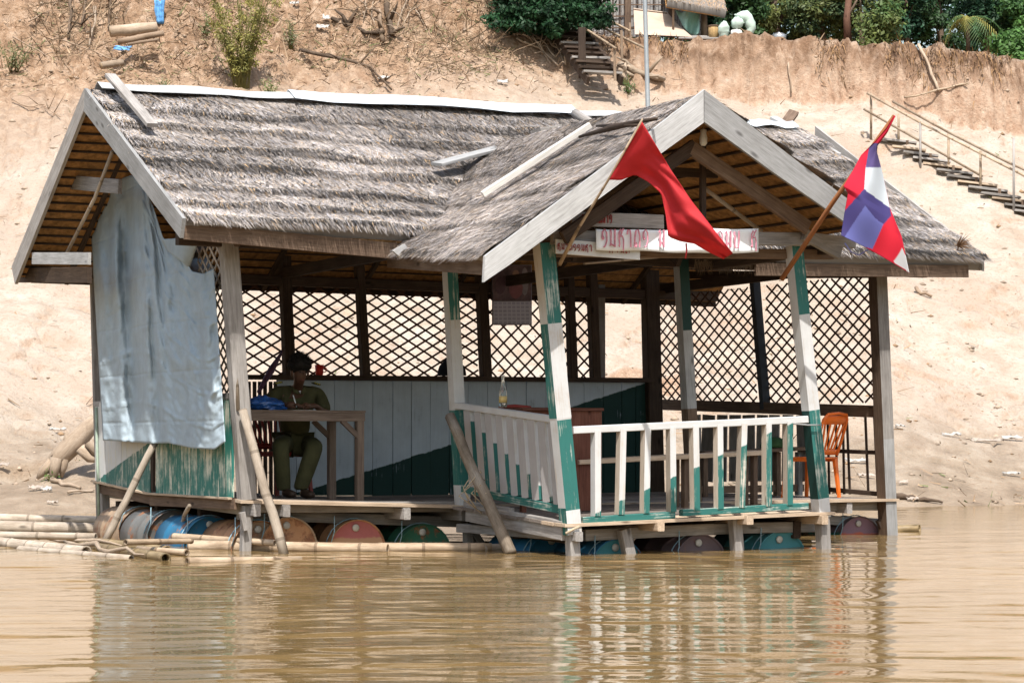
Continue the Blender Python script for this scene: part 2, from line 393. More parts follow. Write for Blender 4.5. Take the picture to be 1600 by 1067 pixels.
def sand_mat():
    m, nt, bs = nodes_of('river_bank_sand'); P = wpos(nt)
    sx = nd(nt, 'ShaderNodeSeparateXYZ'); lk(nt, P, sx.inputs[0])
    gn = nd(nt, 'ShaderNodeNewGeometry'); sn = nd(nt, 'ShaderNodeSeparateXYZ'); lk(nt, gn.outputs['Normal'], sn.inputs[0])
    big = noise(nt, P, .35, 5, .6); mid = noise(nt, P, 1.7, 6, .65); fin = noise(nt, P, 14, 5, .7)
    c = ramp(nt, mid, [(.3, (.33, .258, .198)), (.5, (.415, .352, .292)), (.7, (.465, .418, .368))])
    c = mix(nt, mth(nt, 'MULTIPLY', mth(nt, 'GREATER_THAN', big, .0), ramp(nt, big, [(.42, (0, 0, 0)), (.66, (1, 1, 1))])), c, (.37, .29, .23))
    # steep clay faces
    st = nd(nt, 'ShaderNodeMapRange'); lk(nt, mth(nt, 'ADD', sn.outputs[2], mth(nt, 'MULTIPLY', mth(nt, 'SUBTRACT', mid, .5), .35)), st.inputs[0])
    st.inputs[1].default_value = .76; st.inputs[2].default_value = .50
    clay = ramp(nt, noise(nt, mapping(nt, P, (2.2, 2.2, 1.6)), 1.8, 7, .72), [(.3, (.12, .07, .044)), (.40, (.33, .212, .145)), (.64, (.46, .345, .262))])
    c = mix(nt, st.outputs[0], c, clay)
    # litter-stained soil high on the left
    lf = nd(nt, 'ShaderNodeMapRange'); lk(nt, mth(nt, 'ADD', sx.outputs[2], mth(nt, 'ADD', mth(nt, 'MULTIPLY', sx.outputs[0], -.16), mth(nt, 'MULTIPLY', mid, 3.0))), lf.inputs[0])
    lf.inputs[1].default_value = 9.3; lf.inputs[2].default_value = 11.8
    soil = ramp(nt, noise(nt, P, 3.4, 6, .75), [(.3, (.10, .062, .038)), (.47, (.27, .172, .108)), (.66, (.43, .32, .235))])
    c = mix(nt, mth(nt, 'MULTIPLY', lf.outputs[0], .95), c, soil)
    at_ = nd(nt, 'ShaderNodeVertexColor', layer_name='col'); sc_ = nd(nt, 'ShaderNodeSeparateColor'); lk(nt, at_.outputs[0], sc_.inputs[0])
    tsn = noise(nt, mapping(nt, P, (2.2, 2.2, .7)), 1.5, 5, .7)
    c = mix(nt, mth(nt, 'MULTIPLY', sc_.outputs[0], ramp(nt, tsn, [(.36, (0, 0, 0)), (.56, (1, 1, 1))])), c, ramp(nt, mid, [(.3, (.10, .058, .035)), (.6, (.20, .12, .075)), (.8, (.30, .2, .14))]))
    # damp mud by the water
    wz = nd(nt, 'ShaderNodeMapRange'); lk(nt, mth(nt, 'ADD', sx.outputs[2], mth(nt, 'MULTIPLY', mth(nt, 'SUBTRACT', noise(nt, mapping(nt, P, (.5, 1.6, 1)), 1.1, 5, .65), .5), 1.6)), wz.inputs[0])
    wz.inputs[1].default_value = 1.75; wz.inputs[2].default_value = .55
    mud = ramp(nt, mid, [(.3, (.15, .112, .076)), (.55, (.27, .207, .147)), (.75, (.36, .295, .225))])
    c = mix(nt, mth(nt, 'MULTIPLY', wz.outputs[0], .85), c, mud)
    c = mix(nt, mth(nt, 'MULTIPLY', ramp(nt, fin, [(.36, (1, 1, 1)), (.48, (0, 0, 0))]), .38), c, (.24, .16, .105))
    lk(nt, c, bs.inputs['Base Color'])
    ro = nd(nt, 'ShaderNodeMapRange'); lk(nt, wz.outputs[0], ro.inputs[0]); ro.inputs[3].default_value = .95; ro.inputs[4].default_value = .6
    lk(nt, ro.outputs[0], bs.inputs['Roughness']); bs.inputs['Specular IOR Level'].default_value = .15
    bump(nt, bs, mth(nt, 'ADD', mth(nt, 'MULTIPLY', fin, .7), mid), .7, .13)
    return m
SAND = sand_mat()
co, q = grid(axis(-140, 140, -15, 15, .062), axis(24, 220, 29.5, 60.5, .066), terrain)
_px = np.clip(CX+F*co[:, 0]/np.maximum(co[:, 1], 5), -400, 2000); _bt = np.interp(_px, _tab[:, 0], _tab[:, 4]); _bz = np.interp(_px, _tab[:, 0], _tab[:, 5])
_top = sstep(880, 980, _px)*sstep(1.15, .25, _bz-co[:, 2])*sstep(-1.6, -.9, co[:, 1]-_bt)
tag(put('river_bank', np_mesh('river_bank', co, q, mat=SAND, smooth=True, colors=np.stack([_top, _top*0, _top*0], -1))), kind='structure')

# ------------------------------------------------------------------ river
def waves(X, Y):
    r = np.random.default_rng(5); h = np.zeros_like(X)
    wx = X+.35*(fbm(X*.6, Y*.4, 2, 71)-.5)*2; wy = Y+.5*(fbm(X*.35, Y*.5, 2, 72)-.5)*2
    for i in range(18):
        lam = .16*(1.105**i); ang = r.normal(0, .34); k = 2*math.pi/lam
        h += lam*.0019*np.sin(k*(math.sin(ang)*wx+math.cos(ang)*wy)+r.uniform(0, 6.3))*(.55+.9*fbm(X*.5+i, Y*.35-i, 2, 90+i))
    h += (fbm(X*2.6, Y*4.2, 3, 73)-.5)*.006
    f = sstep(-1, -.5, -np.abs(X)/16)*sstep(5, 8, Y)*sstep(60, 40, Y)
    calm = .55+.45*sstep(30, 18, Y)
    return h*f*calm
def water_mat():
    m, nt, bs = nodes_of('muddy_river_water'); P = wpos(nt)
    n = noise(nt, mapping(nt, P, (.5, .9, 1)), 1.2, 4, .6)
    lk(nt, ramp(nt, n, [(.3, (.16, .104, .042)), (.7, (.225, .15, .068))]), bs.inputs['Base Color'])
    bs.inputs['Roughness'].default_value = .035; bs.inputs['IOR'].default_value = 1.333; bs.inputs['Specular IOR Level'].default_value = .5
    bump(nt, bs, noise(nt, mapping(nt, P, (3.5, 9, 1)), 2.2, 3, .5), .05, .02)
    return m
co, q = grid(axis(-160, 160, -9, 9, .05), axis(-60, 70, 8.6, 36.5, .034), waves)
tag(put('river_water', np_mesh('river_water', co, q, mat=water_mat(), smooth=True)), kind='structure')
# ------------------------------------------------------------------ the floating hut
hut = thing('floating_hut', H(3.7, 2, 0), 'thatched floating hut on drums with lattice walls and green and white railed porch', 'hut')
BF, BB = 0.0, 4.04                  # front and back wall lines
PA0, PA1, PB_ = 2.22, 4.96, -2.19   # porch
def zdeck(a, b):
    z = .475-.09*min(max(a, 0)/2.4, 1)
    z += .10*max(0, (b-2.35)/1.7)*max(0, 1-a/2.3)
    if b < 0:
        f = min(1, -b/2.19); g = (a-PA0)/(PA1-PA0); z = z*(1-f) + f*(.285+.06*g)
    return z
def prism(name, pts, thick, mat, parent=None, along=None):
    """flat sawn board of any outline with real thickness; grain along the given edge"""
    pts = [V(p) for p in pts]; th = V(thick); mw = frame(pts[0], V(along) if along is not None else pts[1], th); inv = mw.inverted()
    n = len(pts); vs = [inv @ p for p in pts] + [inv @ (p+th) for p in pts]
    fs = [tuple(range(n)), tuple(range(2*n-1, n-1, -1))] + [(i, i+n, (i+1) % n+n, (i+1) % n) for i in range(n)]
    me = mesh_of(name, vs, fs, False, [mat]); bm = bmesh.new(); bm.from_mesh(me); bmesh.ops.recalc_face_normals(bm, faces=bm.faces); bm.to_mesh(me); bm.free()
    return put(name, me, parent, mw)
def post2(name, ptop, pbot, w, d, front, side, parent, mat_other=None):
    """square post; front/side = [(photo-row fraction from top, material)...] painted differently on the two seen faces"""
    p0, p1 = V(ptop), V(pbot); L = (p1-p0).length; x = (p1-p0).normalized()
    y = U - x*U.dot(x); y.normalize(); z = x.cross(y)
    mw = Matrix((x, y, z)).transposed().to_4x4(); mw.translation = p0
    zs = 1 if z.dot(W) < 0 else -1            # +1: local +z looks to the river
    cuts = sorted(set([0, 1]+[c[0] for c in front]+[c[0] for c in side]))
    mats = []
    def mi(m):
        if m not in mats: mats.append(m)
        return mats.index(m)
    def band(bs_, f):
        for c in bs_:
            if f < c[0]: return c[1]
        return bs_[-1][1]
    vs, fs, fm = [], [], []
    for c in cuts:
        for (yy, zz) in ((-w/2, -d/2), (w/2, -d/2), (w/2, d/2), (-w/2, d/2)):
            j = 1+R.uniform(-.03, .03); vs.append((c*L, yy*j, zz*j))
    for i in range(len(cuts)-1):
        f = (cuts[i]+cuts[i+1])/2; fr, sd_ = mi(band(front, f)), mi(band(side, f)); b = i*4
        for k, m in ((0, sd_ if zs > 0 else fr), (1, mi(mat_other) if mat_other else sd_), (2, fr), (3, sd_)):
            if k == 0: m = fr
            fs.append((b+k, b+4+k, b+4+(k+1) % 4, b+(k+1) % 4)); fm.append(m)
    fs.append((0, 1, 2, 3)); fm.append(mi(front[0][1])); e = len(vs)-4; fs.append((e+3, e+2, e+1, e)); fm.append(mi(front[-1][1]))
    return put(name, mesh_of(name, vs, fs, False, mats, fm), parent, mw)
def split_plane(p, q, name, ca=C_WHITE, cb=C_GREEN, nrm=None, **kw):
    """two-colour paint whose border is the line p-q on the wall facing nrm; cb lies below"""
    d = (q-p).normalized(); n = d.cross(nrm).normalized()
    if n.z < 0: n = -n
    return paint(name, ca, cb, tuple(n), n.dot(p), **kw)

# ---------------- roof surfaces
FL, FR = hb(287, 347, -.5), hb(1538, 408, -.5)
RL, RR = hb(137, 143, 2.02), hb(1246, 203, 2.02)
BL = hb(26, 420, 4.54); BR = H(AB(FR)[0]-.1, 4.54, 2.86)
PF = hb(1101, 150, -2.74); LF = hb(757, 404, -2.74); RF = hb(1372, 340, -2.74)
PBk = PF + W*4.55; LBk = hb(634, 392, -.62) + W*.42; RBk = H(AB(RF)[0], -.1, RF.z)
def bil(c, s, t):
    A, B, C, D = (np.array(p) for p in c)       # eave s=0, eave s=1, ridge s=1, ridge s=0
    s = np.asarray(s)[..., None]; t = np.asarray(t)[..., None]
    return (A*(1-s)+B*s)*(1-t) + (D*(1-s)+C*s)*t
STRAW = vcol('grey_thatch', .95, 0)
STRAWB = plain('old_straw', (.17, .14, .12), .95, .55, 14, bumps=.9)
STRAWU = plain('brown_thatch_underside', (.33, .175, .065), .9, .5, 16, bumps=.8)
def unit(v): return v/np.maximum(1e-9, np.linalg.norm(v, axis=-1, keepdims=True))
def thatch(corners, levels, parent, n_per_m2, out, lip=.07, tone=1.0, tint=(1, 1, 1), lmin=.08, lmax=.25, frayed=.06, sag=.05):
    c = [V(p) for p in corners]
    wid = ((c[1]-c[0]).length+(c[2]-c[3]).length)/2; hgt = ((c[3]-c[0]).length+(c[2]-c[1]).length)/2
    nrm = (c[1]-c[0]).cross(c[3]-c[0]).normalized()
    if nrm.z < 0: nrm = -nrm
    N = np.array(nrm)
    for k in range(len(levels)-1):
        t0, t1 = levels[k], levels[k+1]; ns = max(10, int(wid/.11)); seed = R.randint(0, 999)
        S_ = np.linspace(0, 1, ns+1)
        edge = (fbm(S_*wid*1.1, S_*0+k, 5, seed, .6)-.5)*.24/hgt*(1 if k else .25)
        nt_ = 7; co = []
        def surf(s, f):
            e = np.interp(s, S_, edge); t = t0+e+(t1+.05-t0-e)*f
            bumpy = (fbm(s*wid*2.2, t*hgt*2.4, 4, seed+3)-.5)*.05 - sag*np.sin(np.pi*s)*np.sin(np.pi*np.clip(t, 0, 1))
            return bil(corners, s, np.minimum(t, 1.0)) + N*(lip*(1-f)**1.5 + .025 + bumpy)[..., None]
        rows = [bil(corners, S_, t0+edge)-N*(.035 if k else .115), ]
        for j in range(nt_+1): rows.append(surf(S_, np.full(ns+1, j/nt_)))
        co = np.concatenate(rows); i = np.arange(len(rows)-1)[:, None]*(ns+1)+np.arange(ns)[None, :]
        quads = np.stack([i, i+1, i+ns+2, i+ns+1], -1).reshape(-1, 4)
        colb = np.tile(np.array([.22, .20, .185])*tone, (len(co), 1))
        # loose straw on this course
        n = int(n_per_m2*wid*(t1-t0)*hgt); s = NR.random(n); f = NR.random(n)**1.15*1.0
        root = surf(s, f) + N*.004; dn = unit(bil(corners, s, s*0)-bil(corners, s, s*0+1)); lat = unit(bil(corners, s*0+1, s*0+.5)-bil(corners, s*0, s*0+.5))
        ln = NR.uniform(lmin, lmax, n)*np.where(f < .15, .8, 1); dirn = dn + lat*(NR.normal(0, .24, n)+(fbm(s*wid*1.1, f*2, 3, seed+8)-.5)*.9)[:, None]
        tip = root + unit(dirn)*ln[:, None] + N*(NR.uniform(-.003, .02, n)+.05*(NR.random(n) < .025))[:, None]
        over = np.maximum(0, ln/hgt/(t1-t0) - f); tip -= np.array([0, 0, 1])*(np.minimum(over, .5)*.09)[:, None]
        short = (f < .1); tip[short] = root[short] + (tip[short]-root[short])*NR.uniform(.25, .6, short.sum())[:, None]
        w_ = NR.uniform(.003, .0085, n)*np.where(NR.random(n) < .1, 1.6, 1)
        a = root - lat*w_[:, None]; b = root + lat*w_[:, None] + N*(NR.normal(0, .0016, n))[:, None]
        patch = fbm(s*wid*.9, (t0+f*(t1-t0))*hgt*1.6, 4, 77+out)
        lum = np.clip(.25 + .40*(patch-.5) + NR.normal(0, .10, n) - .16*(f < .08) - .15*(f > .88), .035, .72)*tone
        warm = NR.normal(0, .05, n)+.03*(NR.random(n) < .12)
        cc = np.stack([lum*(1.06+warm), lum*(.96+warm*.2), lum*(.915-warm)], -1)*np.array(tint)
        br = NR.random(n) < .05; cc[br] = np.array([.36, .25, .15])*NR.uniform(.7, 1.25, (br.sum(), 1))
        bc = len(co); tri_b = np.arange(n)
        tris = np.concatenate([quads[:, [0, 1, 2]], quads[:, [0, 2, 3]], np.stack([bc+tri_b*3, bc+tri_b*3+1, bc+tri_b*3+2], -1)])
        co = np.concatenate([co, np.stack([a, b, tip], 1).reshape(-1, 3)])
        cols = np.concatenate([colb, np.repeat(cc, 3, 0)])
        o0 = np.array(c[0]); me = np_mesh('thatch_course', co-o0, tris=tris, mat=STRAW, colors=cols)
        put('thatch_course', me, parent, Matrix.Translation(c[0]))
def underside(name, corners, mat, parent, drop=.11):
    c = [V(p) for p in corners]; n = (c[1]-c[0]).cross(c[3]-c[0]).normalized(); n = n if n.z > 0 else -n
    return poly_mesh(name, [p-n*drop for p in c]+[p-n*(drop-.02) for p in c], [(0, 1, 2, 3), (7, 6, 5, 4), (0, 4, 5, 1), (1, 5, 6, 2), (2, 6, 7, 3), (3, 7, 4, 0)], mat, parent)
def battens(corners, ts, parent, mat, r=.014, drop=.125, s0=0., s1=1.):
    c = [V(p) for p in corners]; n = (c[1]-c[0]).cross(c[3]-c[0]).normalized(); n = n if n.z > 0 else -n
    for t in ts:
        p = V(bil(corners, s0, t)); q = V(bil(corners, s1, t)); tube('batten', [p-n*drop, q-n*drop], r, mat, parent, 5)

main_f = (FL, FR, RR, RL); main_b = (BR, BL, RL, RR)
roof = underside('main_roof', main_f, STRAWU, hut); tag(roof, 'grey shaggy thatched main roof with metal ridge')
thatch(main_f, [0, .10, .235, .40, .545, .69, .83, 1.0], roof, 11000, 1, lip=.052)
roofb = underside('back_roof_slope', main_b, STRAWU, hut)
thatch(main_b, [0, .2, .4, .6, .8, 1.0], roofb, 900, 2)
battens(main_b, [i/21+.02 for i in range(21)], roofb, DARKW, .012, .125)
battens(main_f, [i/9+.03 for i in range(9)], roof, DARKW, .014, .125)
porch_l = (LBk, LF, PF, PBk); porch_r = (RF, RBk, PBk, PF)
proof = underside('porch_roof', porch_l, STRAWU, hut)
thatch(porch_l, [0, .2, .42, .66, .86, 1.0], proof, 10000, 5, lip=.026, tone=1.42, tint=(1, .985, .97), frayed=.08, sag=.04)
proofb = underside('porch_roof_far_slope', porch_r, STRAWU, hut)
thatch(porch_r, [0, .25, .5, .75, 1.0], proofb, 1200, 4, lip=.03)
battens(porch_r, [i/11+.04 for i in range(11)], proofb, DARKW, .014, .125)
battens(porch_l, [i/9+.04 for i in range(9)], proof, DARKW, .014, .125)
# ridge sheets of folded metal
def metal(name, c0, c1, rough=.45):
    m, nt, bs = nodes_of(name); v = coords(nt)
    n = noise(nt, mapping(nt, v, (.8, 6, 6)), 2.5, 5, .6)
    lk(nt, ramp(nt, n, [(.35, c0), (.62, c1)]), bs.inputs['Base Color']); bs.inputs['Metallic'].default_value = .25; bs.inputs['Roughness'].default_value = rough
    bump(nt, bs, noise(nt, v, 5, 3), .2, .02); return m
MET_G = metal('dull_zinc_sheet', (.36, .37, .38), (.55, .56, .57), .6); MET_W = metal('pale_blue_zinc_sheet', (.62, .68, .74), (.80, .85, .90), .4)
nF = (FR-FL).cross(RL-FL).normalized(); nF = nF if nF.z > 0 else -nF
nB = (BL-BR).cross(RL-BR).normalized(); nB = nB if nB.z > 0 else -nB
dnF = (FL-RL).normalized(); dnB = (BL-RL).normalized()
def ridge_cap(px0, px1, mat, fl=.135, lift=.1):
    def rp(px):
        a0, a1 = AB(RL)[0], AB(RR)[0]; lo, hi = 0., 1.
        for _ in range(40):
            m_ = (lo+hi)/2; p = RL.lerp(RR, m_); x = CX+F*p.x/p.y
            if x < px: lo = m_
            else: hi = m_
        return RL.lerp(RR, lo)
    n = 8; vs = []; fs = []
    for i in range(n+1):
        p = rp(px0).lerp(rp(px1), i/n) + V((0, 0, lift-.012*math.sin(i*1.3)))
        w_ = fl*(1+R.uniform(-.1, .1)); z = V((0, 0, .006))
        vs += [p+dnF*w_+nF*R.uniform(-.012, .012), p+dnF*.012+nF*.004, p+dnB*.012+nB*.004, p+dnB*w_]
        vs += [v-V((0, 0, .005)) for v in vs[-4:]]
    for i in range(n):
        b = i*8
        for k in range(3): fs.append((b+k, b+k+1, b+k+9, b+k+8)); fs.append((b+k+4, b+k+12, b+k+13, b+k+5))
        fs.append((b, b+8, b+12, b+4)); fs.append((b+3, b+7, b+15, b+11))
    fs += [(0, 4, 5, 1), (1, 5, 6, 2), (2, 6, 7, 3)]; e = n*8; fs += [(e, e+1, e+5, e+4), (e+1, e+2, e+6, e+5), (e+2, e+3, e+7, e+6)]
    return poly_mesh('ridge_cap', vs, fs, mat, roof)
ridge_cap(152, 462, MET_G, .16, .10); ridge_cap(450, 892, MET_W, .235, .13); ridge_cap(880, 1040, MET_G, .14, .09); ridge_cap(1150, 1238, MET_W, .15, .09)
# barge boards
A_L = AB(RL)[0]-.04
def pa(pts, a): return [ha(x, y, a) for x, y in pts]
def pb(pts, b): return [hb(x, y, b) for x, y in pts]
prism('bargeboard', pa([(132, 138), (285, 341), (281, 372), (131, 174)], A_L), U*.035, PALEW, roof, ha(285, 341, A_L))
prism('bargeboard', pa([(131, 139), (18, 417), (23, 444), (131, 173)], A_L), U*.035, GREYW, roof, ha(18, 417, A_L))
A_R = AB(FR)[0]-.02
prism('bargeboard', [RR+V((0, 0, .06))+U*.28, FR+V((0, 0, .05)), FR+V((0, 0, -.11)), RR+V((0, 0, -.12))+U*.28], -U*.03, GREYW, roof)
prism('bargeboard', pb([(1101, 140), (1020, 203), (880, 309), (758, 400), (756, 441), (800, 411), (975, 282), (1101, 191)], -2.80), W*.035, PALEW, proof, hb(758, 400, -2.80))
prism('bargeboard', pb([(1101, 141), (1267, 268), (1372, 346), (1370, 384), (1320, 347), (1205, 267), (1101, 191)], -2.815), W*.035, PALEW, proofb, hb(1372, 346, -2.815))
# fascia under the front eave, porch eave
board('fascia', hb(288, 361, -.47), hb(634, 394, -.47), .03, .15, BROWNW, roof, (0, 0, 1), 6, .02)
board('fascia', hb(1180, 421, -.47), hb(1512, 424, -.47), .03, .13, BROWNW, roof, (0, 0, 1), 4, .02)
board('fascia', LF+V((0, 0, -.07))+W*.03+U*.03, LBk+V((0, 0, -.06))+U*.03, .03, .13, BROWNW, proof, (0, 0, 1), 4, .02)
board('fascia', BL+V((0, 0, -.08))+U*.15-W*.05, BR+V((0, 0, -.08))-W*.05, .03, .14, DARKW, roofb, (0, 0, 1), 6, .02)
prism('valley_board', [hb(614, 392, -.78), hb(632, 381, -.78), hb(646, 396, -.78), hb(628, 404, -.78)], W*.03, PALEW, proof)
# boards and poles laid on the thatch to hold it down
def on(px, py, c, lift): 
    n = (c[1]-c[0]).cross(c[3]-c[0]).normalized(); n = n if n.z > 0 else -n
    return pl(px, py, c[0]+n*lift, n)
nP = (LF-LBk).cross(PBk-LBk).normalized(); nP = nP if nP.z > 0 else -nP
board('hold_down_board', on(172, 118, main_f, .22)+V((0, 0, 0)), on(238, 196, main_f, .17), .11, .04, GREYW, roof, nF, 4, .04)
board('hold_down_board', on(1208, 184, main_f, .2), on(1310, 243, main_f, .15), .13, .035, PALEW, roof, nF, 4, .04)
board('hold_down_board', on(1220, 204, main_f, .14), on(1240, 176, main_f, .16), .12, .05, BROWNW, roof, nF)
board('hold_down_bar', on(754, 304, porch_l, .1), on(922, 196, porch_l, .12), .07, .055, wood('bleached_bar', ((.42, .40, .37), (.56, .54, .51), (.66, .64, .61))), proof, nP, 3, .03)
board('hold_down_board', on(682, 257, main_f, .15), on(872, 207, main_f, .3), .15, .03, PALEW, proof, (nF+nP).normalized(), 5, .05)
board('hold_down_block', on(838, 208, main_f, .33), on(872, 203, main_f, .36), .16, .08, GREYW, proof, nP)
tube('roof_log', [on(898, 177, main_f, .25), on(926, 194, main_f, .3)], .05, GREYW, roof, 7)
tube('bark_strip', [on(905, 214, porch_l, .13), on(955, 200, porch_l, .14), on(1000, 190, porch_l, .15), on(1026, 186, porch_l, .15)], [.012, .03, .022, .014], DARKW, proof, 6)
tube('bark_strip', [on(932, 197, porch_l, .13), on(965, 196, porch_l, .15), on(1000, 196, porch_l, .13)], [.01, .022, .012], DARKW, proof, 6)
# dry tuft tied at the far eave
tv, tf = [], []
tb = on(1497, 384, main_f, .12)
for i in range(46):
    d = V((R.uniform(-.2, 1), R.uniform(-.5, .5), R.uniform(-.25, .9))).normalized()*R.uniform(.08, .2); k = len(tv)
    tv += [tb+V((R.uniform(-.02, .02), 0, .006)), tb-V((0, 0, .008)), tb+d]; tf.append((k, k+1, k+2))
poly_mesh('straw_tuft', tv, tf, plain('dark_straw', (.16, .09, .05), .9), roof)

# ---------------- floor
deck = board('floor_deck', H(.05, .12, zdeck(.05, .12)-.075), H(7.45, .12, zdeck(7.45, .12)-.075), .06, .10, GREYW, hut, (0, 0, 1), 6)
def floor_board(a0, a1, b0, b1, mat, parent=deck):
    n = 10; vs, fs = [], []; e = R.uniform(-.012, .012); s = R.uniform(-.004, .004)
    o = H(a0, b0, 0)
    for i in range(n+1):
        a = a0+(a1-a0)*i/n + (e if i == n else 0); z0, z1 = zdeck(a, b0)+s, zdeck(a, b1)+s
        for b, z in ((b0+.006, z0), (b1-.006, z1)): vs += [H(a, b, z)-o, H(a, b, z-.028)-o]
    for i in range(n):
        k = i*4; fs += [(k, k+4, k+6, k+2), (k+1, k+3, k+7, k+5), (k, k+1, k+5, k+4), (k+2, k+6, k+7, k+3)]
    fs += [(0, 2, 3, 1), (n*4, n*4+1, n*4+3, n*4+2)]
    inv = frame(V((0, 0, 0)), U).inverted(); vs = [inv @ v for v in vs]
    mw = frame(V((0, 0, 0)), U); mw.translation = o
    put('floor_board', mesh_of('floor_board', vs, fs, False, [mat]), parent, mw)
bs_ = -.10
for i in range(20): floor_board(-.03, 7.55, bs_, bs_+.207, TANW if i == 0 else FLATW); bs_ += .21
bs_ = -2.27
for i in range(10): floor_board(2.12, 5.06, bs_, bs_+.211, TANW if i < 2 else FLATW); bs_ += .214
# under-floor beams and joists
def bm_(name, p, q, w, t, mat=GREYW, par=None, **k): return board(name, p, q, w, t, mat, par or hut, (0, 0, 1), **k)
bm_('beam', hb(372, 803, .35), hb(728, 816, .35), .08, .10)
bm_('beam', hb(1290, 812, .3), hb(1390, 818, .3), .08, .10)
for px in (398, 444, 632, 722): 
    a = AB(hb(px, 798, -.06))[0]; bm_('joist', H(a, -.12, zdeck(a, 0)-.095), H(a, 3.9, zdeck(a, 3.9)-.10), .07, .11)
a = 6.9; bm_('joist', H(a, -.08, zdeck(a, 0)-.09), H(a, 3.9, zdeck(a, 3.9)-.10), .07, .11)
bm_('beam', hb(912, 836, -1.95), hb(1112, 826, -1.95), .07, .10); bm_('beam', hb(1112, 826, -1.95), hb(1285, 822, -1.95), .07, .10)
for px, py in ((905, 838), (1033, 822), (1172, 812), (1289, 812)):
    p = hb(px, py, -2.3); bm_('joist', p, p+W*2.25, .075, .085, TANW if px > 1000 else GREYW)
bm_('beam', ha(732, 800, 2.17), ha(882, 829, 2.17), .06, .17); bm_('beam', ha(728, 788, 2.20), ha(800, 800, 2.20), .05, .08)
bm_('beam', ha(812, 826, 2.3), ha(840, 834, 2.3), .06, .09)
for b in (1.3, 2.5, 3.7): bm_('beam', H(.1, b, .27), H(7.4, b, .23), .08, .2, DARKW)  # dark beams added to block the bright view through under the floor
for a in (PA0+.15, PA1-.15): bm_('beam', H(a, -2.0, .17), H(a, -.1, .24), .08, .16, DARKW)
bm_('beam', H(PA0+.1, -1.0, .19), H(PA1-.1, -1.0, .19), .08, .18, DARKW)
# left end skirting
bm_('skirt_board', ha(156, 764, -.02), ha(236, 781, -.02), .03, .085, BROWNW); bm_('skirt_board', ha(236, 782, -.025), ha(368, 787, -.025), .03, .10, BROWNW)
bm_('leg', ha(163, 765, .06), ha(164, 830, .06), .09, .09, GREYW); bm_('leg', hb(386, 790, .02), hb(383, 866, .02), .09, .09, GREYW)
bm_('leg', hb(378, 800, -.06), hb(384, 828, -.06), .05, .05, GREYW)
bm_('leg', hb(733, 822, .1), hb(760, 862, .1), .07, .07, GREYW); bm_('leg', hb(730, 818, .1), hb(732, 860, .1), .08, .08, GREYW)
for (x0, y0, x1, y1) in ((974, 826, 984, 872), (1148, 808, 1152, 866)): bm_('leg', hb(x0, y0, -2.1), hb(x1, y1, -2.1), .10, .10, GREYW)
bm_('brace', hb(1372, 812, .05), hb(1384, 840, .05), .05, .05, DARKW)

# ---------------- posts
G, Wt, GD = P_GREEN, P_WHITE, P_GREEN_SHADE
BARE = GREYW
def rows(y0, y1, cuts): return [((c-y0)/(y1-y0), m) for c, m in cuts]
board('post', hb(356, 366, .0), hb(386, 780, .0), .15, .13, GREYW, hut, W, 6, .05)
post2('post', hb(702, 408, 0), hb(723, 790, 0), .115, .115, rows(408, 790, [(500, G), (640, Wt), (757, G), (790, Wt)]), rows(408, 790, [(640, Wt), (757, G), (790, Wt)]), hut)
post2('post', hb(1063, 395, 0), hb(1086, 800, 0), .115, .115, rows(395, 800, [(516, GD), (638, PALEW), (800, BROWNW)]), rows(395, 800, [(638, PALEW), (800, BROWNW)]), hut)
post2('post', hb(1371, 430, 0), hb(1388, 842, 0), .14, .15, [(.62, GREYW), (1, PALEW)], [(1, BROWNW)], hut)
post2('post', hb(849, 380, PB_), hb(893, 834, PB_), .145, .13, rows(380, 834, [(505, G), (655, Wt), (796, G), (834, Wt)]), rows(380, 834, [(505, Wt), (652, G), (792, Wt), (834, G)]), hut, BROWNW)
board('post_foot', hb(893, 832, PB_), hb(896, 872, PB_), .10, .10, GREYW, hut, W)
post2('post', hb(1240, 384, PB_), hb(1284, 808, PB_), .125, .12, rows(384, 808, [(491, G), (640, Wt), (778, G), (808, Wt)]), rows(384, 808, [(491, Wt), (640, Wt), (778, GD), (808, Wt)]), hut)
board('post_foot', hb(1284, 806, PB_), hb(1287, 858, PB_), .11, .11, GREYW, hut, W)
for px0, px1, w_ in ((444, 452, .12), (560, 571, .10), (750, 759, .12), (888, 895, .10), (923, 930, .11)):
    board('post', hb(px0, 395, BB), hb(px1, 592, BB), w_, w_, DARKW, hut, W, 4)
board('post', hb(1014, 395, BB), hb(1024, 778, BB), .20, .14, DARKW, hut, W, 5)
board('post', hb(937, 395, BB+.25), hb(938, 640, BB+.25), .10, .10, GREYW, hut, W, 4)
board('post', ha(1178, 425, 7.46), ha(1196, 640, 7.46), .08, .11, plain('blue_black_post', (.03, .035, .045), .7), hut, U, 4)
board('post', ha(146, 425, .03), ha(157, 832, .03), .07, .07, GREYW, hut, U, 4)
# plates, ties, rafters inside the roof
def zt(a): return 2.80-.004*a
board('wall_plate', H(-.6, .02, 2.83), H(8.0, .02, 2.84), .09, .11, DARKW, hut); board('wall_plate', H(-.55, BB, 2.80), H(8.0, BB, 2.80), .09, .11, DARKW, hut)
for a in (.3, 2.3, 5.1, 7.4): board('tie_beam', H(a-.15, -.35, 2.92), H(a-.15, BB+.4, 2.88), .07, .12, DARKW, hut)
board('tie_beam', ha(52, 404, A_L+.05), ha(140, 404, A_L+.05), .03, .12, PALEW, hut); board('tie_beam', ha(28, 430, A_L+.18), ha(140, 430, A_L+.18), .05, .16, DARKW, hut)
board('collar_beam', ha(84, 283, A_L+.25), ha(188, 292, A_L+.25), .04, .14, GREYW, hut)
tube('roof_stick', [ha(176, 236, A_L+.22), ha(148, 310, A_L+.22), ha(103, 398, A_L+.22)], .018, BAMG, hut, 6)
